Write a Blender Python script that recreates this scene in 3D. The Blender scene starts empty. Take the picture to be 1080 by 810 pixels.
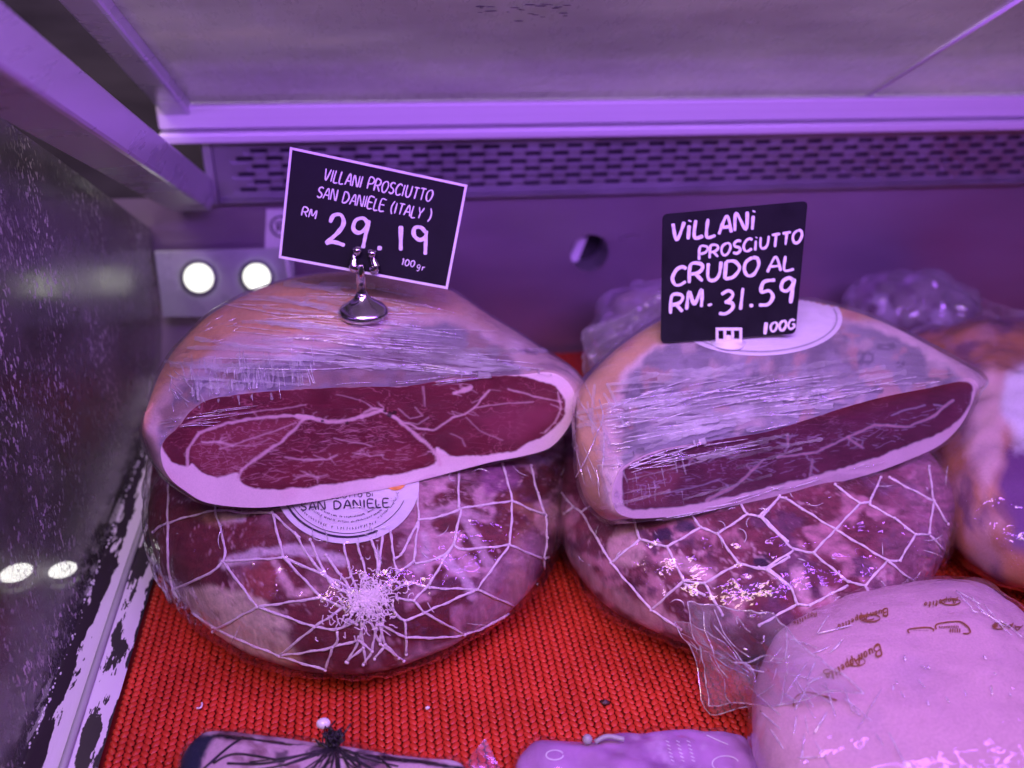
import bpy, bmesh, math, random
import numpy as np
from math import sin, cos, tan, pi, radians
from mathutils import Vector, Matrix
from mathutils.bvhtree import BVHTree

SC = bpy.context.scene
COL = SC.collection
RNG = np.random.default_rng(7)
random.seed(7)

# ------------------------------------------------------------------ camera
F, TH, PS, RO, CZ = 1000.0, radians(28), radians(8.5), radians(1.1), 0.39
FW = np.array([sin(PS)*cos(TH), cos(PS)*cos(TH), -sin(TH)])
_r = np.array([cos(PS), -sin(PS), 0.0]); _u = np.cross(_r, FW)
RT = cos(RO)*_r + sin(RO)*_u
UP = -sin(RO)*_r + cos(RO)*_u
CAM = np.array([0.0, 0.0, CZ])
cam = bpy.data.cameras.new("camera"); camo = bpy.data.objects.new("camera", cam); COL.objects.link(camo)
camo.matrix_world = Matrix(((RT[0], UP[0], -FW[0], CAM[0]), (RT[1], UP[1], -FW[1], CAM[1]),
                            (RT[2], UP[2], -FW[2], CAM[2]), (0, 0, 0, 1)))
cam.sensor_width = 36; cam.lens = 36*F/1080; cam.clip_start = 0.01; cam.clip_end = 50
cam.dof.use_dof = True; cam.dof.focus_distance = 0.505; cam.dof.aperture_fstop = 4.6
SC.camera = camo

# ------------------------------------------------------------------ world, lamps, exposure
W = bpy.data.worlds.new("World"); SC.world = W; W.use_nodes = True
W.node_tree.nodes["Background"].inputs[0].default_value = (0.55, 0.42, 0.62, 1)
W.node_tree.nodes["Background"].inputs[1].default_value = 0.055
SC.view_settings.view_transform = 'Standard'; SC.view_settings.look = 'None'
SC.view_settings.exposure = 0.0; SC.view_settings.gamma = 1.0

def area(name, loc, target, sx, sy, color, energy):
    l = bpy.data.lights.new(name, 'AREA'); l.shape = 'RECTANGLE'; l.size = sx; l.size_y = sy
    l.color = color; l.energy = energy
    o = bpy.data.objects.new(name, l); COL.objects.link(o); o.location = loc
    o.rotation_euler = (Vector(target)-Vector(loc)).to_track_quat('-Z', 'Y').to_euler()
    return o
area("led_strip_light", (0.15, 0.125, 0.52), (0.14, 0.60, 0.10), 1.1, 0.035, (0.435, 0.150, 1.0), 7.2)
area("shop_ceiling_light", (-0.25, -0.55, 1.35), (0.05, 0.55, 0.05), 0.9, 0.35, (1.0, 0.77, 0.62), 15.0)
area("lid_fill_light", (0.3, 0.85, 1.5), (0.25, 0.55, 0.3), 1.2, 0.5, (0.98, 0.80, 0.94), 68.0)  # added unseen light above the lid, brightening it through the translucent panel

# cycles
SC.cycles.transparent_max_bounces = 24
SC.cycles.max_bounces = 8
SC.cycles.use_denoising = True
SC.cycles.sample_clamp_indirect = 4.0

# ------------------------------------------------------------------ pixel geometry (photo pixels, 1080 x 810)
def ray(x, y): return FW + RT*(x-540)/F - UP*(y-405)/F
def onz(x, y, z=0.0): d = ray(x, y); return CAM + d*(z-CZ)/d[2]
def ony(x, y, Y): d = ray(x, y); return CAM + d*Y/d[1]
def onx(x, y, X): d = ray(x, y); return CAM + d*X/d[0]
def onplane(x, y, P, N): d = ray(x, y); return CAM + d*(np.dot(np.array(P)-CAM, N)/np.dot(d, N))
def project(v):
    q = np.asarray(v)-CAM; z = q@FW
    return np.stack([540+F*(q@RT)/z, 405-F*(q@UP)/z], -1)

# ------------------------------------------------------------------ numpy noise
def _hash(ix, iy, iz, s):
    h = (ix*374761393 + iy*668265263 + iz*2147483647 + s*974711) & 0xffffffff
    h = ((h ^ (h >> 13))*1274126177) & 0xffffffff
    h = h ^ (h >> 16)
    return (h & 0xffff)/32767.5 - 1.0
def vnoise(p, s=0):
    p = np.asarray(p, float); i = np.floor(p).astype(np.int64); f = p-i; f = f*f*(3-2*f)
    r = 0
    for dx in (0, 1):
        for dy in (0, 1):
            for dz in (0, 1):
                w = (f[:, 0] if dx else 1-f[:, 0])*(f[:, 1] if dy else 1-f[:, 1])*(f[:, 2] if dz else 1-f[:, 2])
                r = r + w*_hash(i[:, 0]+dx, i[:, 1]+dy, i[:, 2]+dz, s)
    return r
def fbm(p, s=0, o=4):
    r = 0; a = 1.0; t = 0
    for k in range(o):
        r = r + a*vnoise(p*(2.03**k)+k*17.3, s+k); t += a; a *= .5
    return r/t*1.6
def n2(px, sc, s=0, o=4):
    return fbm(np.column_stack([px/sc, np.full(len(px), s*3.7)]), s, o)

# 2D helpers
def seg_dist(P, a, b):
    a = np.array(a, float); b = np.array(b, float); d = b-a
    t = np.clip(((P-a)@d)/max(d@d, 1e-9), 0, 1)
    return np.linalg.norm(P-(a+t[:, None]*d), axis=1), t
def line_dist(P, pts):
    r = np.full(len(P), 1e9)
    for a, b in zip(pts[:-1], pts[1:]): r = np.minimum(r, seg_dist(P, a, b)[0])
    return r
def poly_sd(P, poly):                       # negative inside
    poly = [np.array(p, float) for p in poly]; n = len(poly)
    d = np.full(len(P), 1e9); ins = np.zeros(len(P), bool)
    for k in range(n):
        a, b = poly[k], poly[(k+1) % n]
        d = np.minimum(d, seg_dist(P, a, b)[0])
        c = (a[1] > P[:, 1]) != (b[1] > P[:, 1])
        x = a[0]+(P[:, 1]-a[1])*(b[0]-a[0])/((b[1]-a[1]) if abs(b[1]-a[1]) > 1e-9 else 1e-9)
        ins ^= c & (P[:, 0] < x)
    return np.where(ins, -d, d)
def sst(x, a, b): t = np.clip((x-a)/(b-a), 0, 1); return t*t*(3-2*t)
def mixc(C, c, m): m = np.clip(m, 0, 1)[:, None]; return C*(1-m)+np.array(c)*m
def spline(pts, n, closed=False):
    P = np.array(pts, float); m = len(P)
    if closed: idx = lambda i: P[i % m]; segs = m
    else: idx = lambda i: P[min(max(i, 0), m-1)]; segs = m-1
    # uniform in arc length
    T = np.linspace(0, segs, segs*24+1); out = []
    for t in T:
        i = min(int(t), segs-1); f = t-i
        a, b, c, d = idx(i-1), idx(i), idx(i+1), idx(i+2)
        out.append(.5*((2*b)+(c-a)*f+(2*a-5*b+4*c-d)*f*f+(3*b-a-3*c+d)*f**3))
    out = np.array(out); L = np.r_[0, np.cumsum(np.linalg.norm(np.diff(out, axis=0), axis=1))]
    q = np.linspace(0, L[-1], n+1)[:-1] if closed else np.linspace(0, L[-1], n)
    return np.column_stack([np.interp(q, L, out[:, k]) for k in range(P.shape[1])])
def spline_idx(pts, n):                     # closed, uniform in control-point index: keeps two outlines in step
    P = np.array(pts, float); m = len(P); out = []
    for t in np.linspace(0, m, n+1)[:-1]:
        i = int(t); f = t-i; a, b, c, d = P[(i-1) % m], P[i % m], P[(i+1) % m], P[(i+2) % m]
        out.append(.5*((2*b)+(c-a)*f+(2*a-5*b+4*c-d)*f*f+(3*b-a-3*c+d)*f**3))
    return np.array(out)

# ------------------------------------------------------------------ object helpers
ORG = {}
def thing(name, loc, label, cat, group=None):
    o = bpy.data.objects.new(name, None); COL.objects.link(o); o.location = loc; o.empty_display_size = .02
    o['label'] = label; o['category'] = cat
    if group: o['group'] = group
    ORG[o] = np.array(loc, float); return o
def tag(o, label, cat, group=None):
    o['label'] = label; o['category'] = cat
    if group: o['group'] = group
    return o
def mobj(name, V, Fc, mat, parent=None, col=None, smooth=True, mi=None, attrs=None):
    V = np.asarray(V, float)
    org = ORG[parent] if parent is not None else np.zeros(3)
    me = bpy.data.meshes.new(name); me.from_pydata((V-org).tolist(), [], [tuple(int(i) for i in f) for f in Fc]); me.update()
    for m in (mat if isinstance(mat, (list, tuple)) else [mat]): me.materials.append(m)
    if mi is not None: me.polygons.foreach_set('material_index', np.asarray(mi, np.int32))
    me.polygons.foreach_set('use_smooth', np.full(len(me.polygons), smooth))
    if col is not None:
        a = me.color_attributes.new('Col', 'FLOAT_COLOR', 'POINT')
        a.data.foreach_set('color', np.column_stack([np.clip(col, 0, 1), np.ones(len(V))]).astype(np.float32).ravel())
    o = bpy.data.objects.new(name, me); COL.objects.link(o)
    if parent is not None: o.parent = parent; ORG[o] = org
    return o
def normals(V, Fc):
    me = bpy.data.meshes.new('t'); me.from_pydata(np.asarray(V).tolist(), [], [tuple(int(i) for i in f) for f in Fc]); me.update()
    N = np.array([v.normal[:] for v in me.vertices]); bpy.data.meshes.remove(me)
    V = np.asarray(V, float); return N if ((V-V.mean(0))*N).sum() > 0 else -N
class MB:
    def __init__(s): s.v = []; s.f = []; s.n = 0; s.m = []
    def add(s, V, Fc, m=0):
        V = np.asarray(V, float).reshape(-1, 3); s.v.append(V)
        s.f += [tuple(int(i)+s.n for i in f) for f in Fc]; s.m += [m]*len(Fc); s.n += len(V)
    def tube(s, P, r, k=6, m=0, cap=True):
        P = np.asarray(P, float); n = len(P)
        if n < 2: return
        r = np.broadcast_to(np.asarray(r, float), (n,))
        T = np.gradient(P, axis=0); T /= np.maximum(np.linalg.norm(T, axis=1), 1e-9)[:, None]
        up = np.array([0.31, 0.22, 0.92])
        V = []
        for i in range(n):
            a = np.cross(T[i], up); a /= max(np.linalg.norm(a), 1e-9); b = np.cross(a, T[i])
            for j in range(k):
                t = 2*pi*j/k; V.append(P[i]+r[i]*(cos(t)*a+sin(t)*b))
        Fc = [(i*k+j, i*k+(j+1) % k, (i+1)*k+(j+1) % k, (i+1)*k+j) for i in range(n-1) for j in range(k)]
        if cap: Fc += [tuple(range(k))[::-1], tuple(range((n-1)*k, n*k))]
        s.add(V, Fc, m)
    def ball(s, c, r, m=0, seg=8, rings=5, sc=(1, 1, 1)):
        V = [np.array(c)+np.array([0, 0, r*sc[2]])]
        for i in range(1, rings):
            p = pi*i/rings
            for j in range(seg):
                t = 2*pi*j/seg; V.append(np.array(c)+r*np.array([sin(p)*cos(t)*sc[0], sin(p)*sin(t)*sc[1], cos(p)*sc[2]]))
        V.append(np.array(c)-np.array([0, 0, r*sc[2]])); Fc = []
        for j in range(seg): Fc.append((0, 1+j, 1+(j+1) % seg))
        for i in range(rings-2):
            for j in range(seg): a = 1+i*seg; Fc.append((a+j, a+seg+j, a+seg+(j+1) % seg, a+(j+1) % seg))
        a = 1+(rings-2)*seg; Fc += [(a+j, len(V)-1, a+(j+1) % seg) for j in range(seg)]
        s.add(V, Fc, m)
    def box(s, P, m=0):                     # 8 corners: 4 front loop, 4 back loop
        s.add(P, [(3, 2, 1, 0), (4, 5, 6, 7), (0, 1, 5, 4), (1, 2, 6, 5), (2, 3, 7, 6), (3, 0, 4, 7)], m)
    def abox(s, a, b, m=0):
        x0, y0, z0 = a; x1, y1, z1 = b
        s.box([(x0, y0, z0), (x1, y0, z0), (x1, y0, z1), (x0, y0, z1), (x0, y1, z0), (x1, y1, z0), (x1, y1, z1), (x0, y1, z1)], m)
    def lathe(s, c, prof, seg=40, m=0):
        V = []; Fc = []
        for (r, z) in prof:
            for j in range(seg): t = 2*pi*j/seg; V.append((c[0]+r*cos(t), c[1]+r*sin(t), c[2]+z))
        for i in range(len(prof)-1):
            for j in range(seg): Fc.append((i*seg+j, i*seg+(j+1) % seg, (i+1)*seg+(j+1) % seg, (i+1)*seg+j))
        Fc += [tuple(range(seg))[::-1], tuple(range((len(prof)-1)*seg, len(prof)*seg))]
        s.add(V, Fc, m)
    def build(s, name, mat, parent=None, smooth=True, bevel=0):
        o = mobj(name, np.vstack(s.v), s.f, mat, parent, smooth=smooth, mi=s.m)
        if bevel:
            b = o.modifiers.new('b', 'BEVEL'); b.width = bevel; b.segments = 2; b.limit_method = 'ANGLE'
        return o

# ------------------------------------------------------------------ materials
def nt(name):
    m = bpy.data.materials.new(name); m.use_nodes = True; t = m.node_tree; t.nodes.clear()
    out = t.nodes.new('ShaderNodeOutputMaterial'); return m, t, out
def nd(t, ty, **kw):
    n = t.nodes.new(ty)
    for k, v in kw.items():
        if k.startswith('i_'): n.inputs[k[2:].replace('_', ' ')].default_value = v
        elif k.startswith('n') and k[1:].isdigit(): n.inputs[int(k[1:])].default_value = v
        else: setattr(n, k, v)
    return n
def coords(t, scale=(1, 1, 1), rot=(0, 0, 0)):
    tc = nd(t, 'ShaderNodeTexCoord'); mp = nd(t, 'ShaderNodeMapping')
    mp.inputs['Scale'].default_value = scale; mp.inputs['Rotation'].default_value = rot
    t.links.new(tc.outputs['Object'], mp.inputs[0]); return mp.outputs[0]
def noise(t, vec, scale=1.0, detail=4.0, rough=.55):
    n = nd(t, 'ShaderNodeTexNoise'); n.inputs['Scale'].default_value = scale; n.inputs['Detail'].default_value = detail
    n.inputs['Roughness'].default_value = rough; t.links.new(vec, n.inputs['Vector']); return n.outputs['Fac']
def ramp(t, fac, stops):
    r = nd(t, 'ShaderNodeValToRGB'); e = r.color_ramp.elements
    while len(e) < len(stops): e.new(0.5)
    for k, (p, c) in enumerate(stops):
        e[k].position = p; e[k].color = (c, c, c, 1) if np.isscalar(c) else (*c, 1)
    t.links.new(fac, r.inputs[0]); return r.outputs[0]
def math_(t, op, a, b=None):
    m = nd(t, 'ShaderNodeMath', operation=op)
    for k, v in enumerate((a, b)):
        if v is None: continue
        if hasattr(v, 'links'): t.links.new(v, m.inputs[k])
        else: m.inputs[k].default_value = v
    return m.outputs[0]
def bump(t, h, strength=.3, dist=.001, nrm=None):
    b = nd(t, 'ShaderNodeBump'); b.inputs['Strength'].default_value = strength; b.inputs['Distance'].default_value = dist
    t.links.new(h, b.inputs['Height'])
    if nrm is not None: t.links.new(nrm, b.inputs['Normal'])
    return b.outputs[0]
def pbr(name, color, rough=.5, metal=0., var=.12, vscale=60, vmap=(1, 1, 1), bstr=0., bdist=.0005, bscale=400, coat=0., spec=.5, rvar=.1):
    m, t, out = nt(name); p = nd(t, 'ShaderNodeBsdfPrincipled')
    p.inputs['Metallic'].default_value = metal; p.inputs['Coat Weight'].default_value = coat
    p.inputs['Specular IOR Level'].default_value = spec
    v = coords(t, vmap); f = noise(t, v, vscale, 5)
    c = ramp(t, f, [(.3, tuple(np.array(color)*(1-var))), (.7, tuple(np.minimum(np.array(color)*(1+var), 1)))])
    t.links.new(c, p.inputs['Base Color'])
    r = ramp(t, f, [(.3, max(rough-rvar, .02)), (.7, min(rough+rvar, 1))]); t.links.new(r, p.inputs['Roughness'])
    if bstr: t.links.new(bump(t, noise(t, v, bscale, 3), bstr, bdist), p.inputs['Normal'])
    t.links.new(p.outputs[0], out.inputs[0]); return m
def flesh(name, rough=.42, bstr=.25, sss=.0, fine=900, var=.22, coat=0.):
    m, t, out = nt(name); p = nd(t, 'ShaderNodeBsdfPrincipled')
    a = nd(t, 'ShaderNodeAttribute', attribute_name='Col')
    v = coords(t); f = noise(t, v, fine, 4, .65); f2 = noise(t, v, fine*.15, 4, .6)
    k = math_(t, 'ADD', ramp(t, f, [(.3, 1-var), (.7, 1+var*.0)]), ramp(t, f2, [(.3, -.10), (.7, .0)]))
    mx = nd(t, 'ShaderNodeMix', data_type='RGBA', blend_type='MULTIPLY'); mx.inputs[0].default_value = 1
    t.links.new(a.outputs['Color'], mx.inputs[6]); t.links.new(k, mx.inputs[7])
    t.links.new(mx.outputs[2], p.inputs['Base Color']); p.inputs['Roughness'].default_value = rough
    p.inputs['Coat Weight'].default_value = coat; p.inputs['Specular IOR Level'].default_value = .16
    if sss:
        p.inputs['Subsurface Weight'].default_value = sss; p.inputs['Subsurface Radius'].default_value = (1, .4, .3)
        p.inputs['Subsurface Scale'].default_value = .004
    t.links.new(bump(t, f, bstr, .0006), p.inputs['Normal'])
    t.links.new(p.outputs[0], out.inputs[0]); return m
def film(name, smap=(25, 260, 260), bstr=.5, bdist=.002, rough=.1, haze=.05, tint=(.97, .96, .98), gain=1.3, base=.02, rot=(0, 0, 0), big=40, bbig=.35, hazecol=(.8, .8, .82)):
    m, t, out = nt(name)
    v = coords(t, smap, rot); f = noise(t, v, 1.0, 4, .6)
    v2 = coords(t); f2 = noise(t, v2, big, 3, .55)
    n = bump(t, f2, bbig, .006); n = bump(t, f, bstr, bdist, n)
    fr = nd(t, 'ShaderNodeFresnel'); t.links.new(n, fr.inputs['Normal'])
    ge = nd(t, 'ShaderNodeNewGeometry'); t.links.new(math_(t, 'SUBTRACT', 1.5, math_(t, 'MULTIPLY', ge.outputs['Backfacing'], .83333)), fr.inputs['IOR'])   # same Fresnel from either side
    fac = math_(t, 'MINIMUM', math_(t, 'ADD', math_(t, 'MULTIPLY', fr.outputs[0], gain), base), .9)
    tr = nd(t, 'ShaderNodeBsdfTransparent'); tr.inputs[0].default_value = (*tint, 1)
    gl = nd(t, 'ShaderNodeBsdfGlossy'); gl.inputs[0].default_value = (1, 1, 1, 1); gl.inputs['Roughness'].default_value = rough
    t.links.new(n, gl.inputs['Normal'])
    m1 = nd(t, 'ShaderNodeMixShader'); t.links.new(fac, m1.inputs[0]); t.links.new(tr.outputs[0], m1.inputs[1]); t.links.new(gl.outputs[0], m1.inputs[2])
    df = nd(t, 'ShaderNodeBsdfDiffuse'); df.inputs[0].default_value = (*hazecol, 1)
    hz = math_(t, 'MULTIPLY', ramp(t, f, [(.35, 0.2), (.75, 2.2)]), haze)
    m2 = nd(t, 'ShaderNodeMixShader'); t.links.new(hz, m2.inputs[0]); t.links.new(m1.outputs[0], m2.inputs[1]); t.links.new(df.outputs[0], m2.inputs[2])
    t.links.new(m2.outputs[0], out.inputs[0]); return m
def glow(name, c, s):
    m, t, out = nt(name); e = nd(t, 'ShaderNodeEmission'); e.inputs[0].default_value = (*c, 1); e.inputs[1].default_value = s
    t.links.new(e.outputs[0], out.inputs[0]); return m

M = {}
M['steel'] = pbr('steel', (.42, .34, .44), .36, .65, .10, 4, (1, 1, 3), .10, .002, 4)
M['steel_bright'] = pbr('steel_bright', (.72, .70, .74), .34, .85, .05, 8, (1, 30, 30), .05, .0003, 8)
M['grille'] = pbr('grille', (.40, .38, .44), .42, .7, .12, 30, (1, 1, 1), .1, .0004, 60)
M['dark'] = pbr('dark_gap', (.012, .011, .014), .6, 0, .2, 30)
M['rail'] = pbr('rail_metal', (.80, .76, .84), .38, .1, .05, 4, (.4, 8, 60))
M['beam'] = pbr('beam_metal', (.62, .60, .68), .30, .35, .08, 12, (1, .5, 4), .22, .004, 7)
M['chrome'] = pbr('polished_metal', (.62, .60, .62), .16, 1., .06, 60)
M['seal'] = pbr('grey_seal', (.36, .35, .38), .45, 0, .15, 60, (1, .2, 1))
M['black_card'] = pbr('black_card', (.010, .009, .014), .6, 0, .3, 60, rvar=.1, spec=.15)
M['white_ink'] = pbr('white_ink', (.80, .78, .84), .5, 0, .12, 500)
M['white_edge'] = pbr('white_edge', (.80, .78, .84), .45, 0, .06, 90)
M['paper'] = pbr('label_paper', (.78, .76, .80), .5, 0, .04, 60, coat=.3)
M['ink'] = pbr('dark_ink', (.03, .02, .05), .5, 0, .1, 60)
M['gold'] = pbr('gold_print', (.24, .09, .02), .45, .0, .2, 300)
M['orange'] = pbr('orange_print', (.85, .36, .05), .5, 0, .2, 300)
M['cord'] = pbr('net_cord', (.82, .72, .76), .6, 0, .15, 700, bstr=.4, bdist=.0006, bscale=1500)
M['black_cord'] = pbr('black_cord', (.012, .010, .014), .4, 0, .2, 500)
M['mat'] = pbr('red_mat', (.58, .042, .018), .42, 0, .2, 30, bstr=.25, bdist=.0003, bscale=900, spec=.45)
M['deck'] = pbr('deck_metal', (.30, .020, .012), .5, .2, .2, 40)
M['flesh'] = flesh('flesh', .45, .45)
M['layer'] = film('film_layer', (25, 25, 25), .25, .002, .10, .15, gain=1.6, base=.03, hazecol=(.9, .9, .92))
M['face'] = flesh('cut_face', .38, .15, fine=1400, var=.15)
M['film1'] = film('stretch_film', (18, 300, 300), .5, .0016, .12, .03, gain=1.2, base=0)
M['face_film'] = film('face_film', (60, 120, 160), .12, .0008, .08, .008, gain=.9, base=0, big=30, bbig=.12)
M['film2'] = film('loose_film', (30, 240, 240), .5, .0018, .12, .04, gain=1.2, base=0)
M['bag'] = film('clear_bag', (40, 55, 40), .55, .005, .045, .006, gain=1.2, base=0, big=60, bbig=.5)
M['flap'] = film('bag_tail_film', (30, 14, 30), .35, .006, .07, .13, gain=1.7, base=.02, big=40, bbig=.3, tint=(.93, .90, .95))
M['crease_glint'] = film('film_crease_glint', (200, 200, 200), .2, .0005, .10, .32, gain=2.2, base=.2, hazecol=(.95, .95, .95))  # film folds whitened with haze to stand in for highlights
M['reflection'] = glow('reflection_glow', (1.0, .98, .93), 1.7); M['reflection2'] = glow('bright_reflection_glow', (1.0, .98, .93), 11.0)  # glow of the discs that replace mirrored light spots

# glass side panel: clear, mirror-like, dusty
def side_glass_mat():
    m, t, out = nt('dusty_glass')
    fr = nd(t, 'ShaderNodeFresnel'); fr.inputs['IOR'].default_value = 1.5
    fac = math_(t, 'MINIMUM', math_(t, 'ADD', math_(t, 'MULTIPLY', fr.outputs[0], .75), .03), .8)
    tr = nd(t, 'ShaderNodeBsdfTransparent'); tr.inputs[0].default_value = (.72, .72, .72, 1)
    gl = nd(t, 'ShaderNodeBsdfGlossy');     v = coords(t); big = noise(t, v, 9, 4, .6)
    t.links.new(ramp(t, big, [(.4, .14), (.7, .34)]), gl.inputs['Roughness'])
    m1 = nd(t, 'ShaderNodeMixShader'); t.links.new(fac, m1.inputs[0]); t.links.new(tr.outputs[0], m1.inputs[1]); t.links.new(gl.outputs[0], m1.inputs[2])
    v2 = coords(t, (1, 1, .55), (.5, 0, 0)); sp = ramp(t, noise(t, v2, 420, 2, .5), [(.60, 0.), (.63, .95)])
    cl = ramp(t, noise(t, v, 16, 3), [(.40, 0.), (.62, 1.)])
    spk = math_(t, 'MULTIPLY', sp, cl)
    grime = math_(t, 'MULTIPLY', ramp(t, big, [(.4, 0.02), (.75, .24)]), ramp(t, noise(t, v2, 700, 3), [(.35, .2), (.65, 1.)]))
    df = nd(t, 'ShaderNodeBsdfDiffuse'); df.inputs[0].default_value = (.6, .6, .55, 1)
    m2 = nd(t, 'ShaderNodeMixShader'); t.links.new(math_(t, 'MAXIMUM', spk, grime), m2.inputs[0])
    t.links.new(m1.outputs[0], m2.inputs[1]); t.links.new(df.outputs[0], m2.inputs[2])
    t.links.new(m2.outputs[0], out.inputs[0]); return m
M['glass'] = side_glass_mat()
def peeling_mat():
    m, t, out = nt('peeling_paint'); p = nd(t, 'ShaderNodeBsdfPrincipled')
    v = coords(t, (1, .22, 1)); f = noise(t, v, 120, 5, .62); g = noise(t, v, 22, 2, .5)
    a = nd(t, 'ShaderNodeAttribute', attribute_name='Col')
    s = nd(t, 'ShaderNodeSeparateColor'); t.links.new(a.outputs['Color'], s.inputs[0])
    h = math_(t, 'ADD', math_(t, 'ADD', math_(t, 'MULTIPLY', f, 1.25), math_(t, 'MULTIPLY', g, .35)), math_(t, 'MULTIPLY', s.outputs[0], .6))
    c = ramp(t, h, [(.985, (.022, .012, .022)), (.995, (.70, .64, .74))])
    r = nd(t, 'ShaderNodeValToRGB'); t.links.new(c, p.inputs['Base Color']); p.inputs['Roughness'].default_value = .45
    t.links.new(bump(t, h, .3, .001), p.inputs['Normal']); t.links.new(p.outputs[0], out.inputs[0]); t.nodes.remove(r); return m
M['peel'] = peeling_mat()
def lid_mat():
    m, t, out = nt('smeared_lid'); p = nd(t, 'ShaderNodeBsdfPrincipled')
    v = coords(t, (1, 2.2, 2.2)); f = noise(t, v, 5, 6, .6); s = noise(t, coords(t, (1, .3, .3)), 120, 4, .7)
    c = ramp(t, f, [(.3, (.30, .26, .33)), (.62, (.42, .38, .46)), (.8, (.50, .44, .48))])
    t.links.new(c, p.inputs['Base Color'])
    t.links.new(ramp(t, s, [(.3, .20), (.7, .42)]), p.inputs['Roughness'])
    p.inputs['Specular IOR Level'].default_value = .9
    p.inputs['Coat Weight'].default_value = 1; p.inputs['Coat Roughness'].default_value = .13
    t.links.new(bump(t, s, .12, .0006), p.inputs['Normal'])
    tl = nd(t, 'ShaderNodeBsdfTranslucent'); t.links.new(c, tl.inputs[0])
    mx = nd(t, 'ShaderNodeMixShader'); mx.inputs[0].default_value = .42
    t.links.new(p.outputs[0], mx.inputs[1]); t.links.new(tl.outputs[0], mx.inputs[2]); t.links.new(mx.outputs[0], out.inputs[0]); return m
M['lid'] = lid_mat()

# ================================================================== SETTING
YW = 0.79
def struct(o): o['kind'] = 'structure'; return o
b = MB(); b.abox((-.155, .10, -.03), (.95, YW+.02, -.004)); struct(b.build('shelf', M['deck'], smooth=False))
b = MB(); b.abox((-.95, .05, -.04), (-.192, 1.0, -.02)); struct(b.build('floor', pbr('neighbour_floor', (.035, .03, .032), .18, 0, .3, 20), smooth=False))

b = MB(); b.abox((-1.2, 1.0, -.1), (-.15, 1.02, 1.3)); struct(b.build('wall', pbr('far_wall', (.035, .03, .038), .5, 0, .5, 7, (1, 1, 3)), smooth=False))
# back wall with a round hole
HX, HZ, HR = *(ony(622, 267, YW)[[0, 2]]), .0175
def back_wall():
    b = MB(); n = 48; x0, x1, z0, z1 = HX-.05, HX+.05, HZ-.05, HZ+.05
    ring = [(HX+HR*cos(2*pi*k/n), YW, HZ+HR*sin(2*pi*k/n)) for k in range(n)]
    sq = []
    for k in range(n):
        c, s_ = cos(2*pi*k/n), sin(2*pi*k/n); q = .05/max(abs(c), abs(s_)); sq.append((HX+q*c, YW, HZ+q*s_))
    b.add(ring+sq, [(k, (k+1) % n, n+(k+1) % n, n+k) for k in range(n)])
    zt = .155
    for (a, c, d, e) in [(-.70, x0, -.03, zt), (x1, .95, -.03, zt), (x0, x1, -.03, z0), (x0, x1, z1, zt)]:
        b.add([(a, YW, d), (c, YW, d), (c, YW, e), (a, YW, e)], [(0, 1, 2, 3)])
    back = [(x, YW+.030, z) for x, y, z in ring]
    b.add(ring+back, [(k, n+k, n+(k+1) % n, (k+1) % n) for k in range(n)], 1)
    b.add(back, [tuple(range(n))], 2)
    b.box([(HX-.0168, YW+.012, HZ-.012), (HX-.008, YW+.012, HZ-.012), (HX+.001, YW+.012, HZ+.015), (HX-.0075, YW+.012, HZ+.015), (HX-.0168, YW+.014, HZ-.012), (HX-.008, YW+.014, HZ-.012), (HX+.001, YW+.014, HZ+.015), (HX-.0075, YW+.014, HZ+.015)], 3)
    o = b.build('back_wall', [M['steel'], M['steel_bright'], M['dark'], M['white_edge']], smooth=False)
    return tag(o, 'stainless steel back wall of the display case with one round hole', 'wall')
back_wall()

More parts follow.
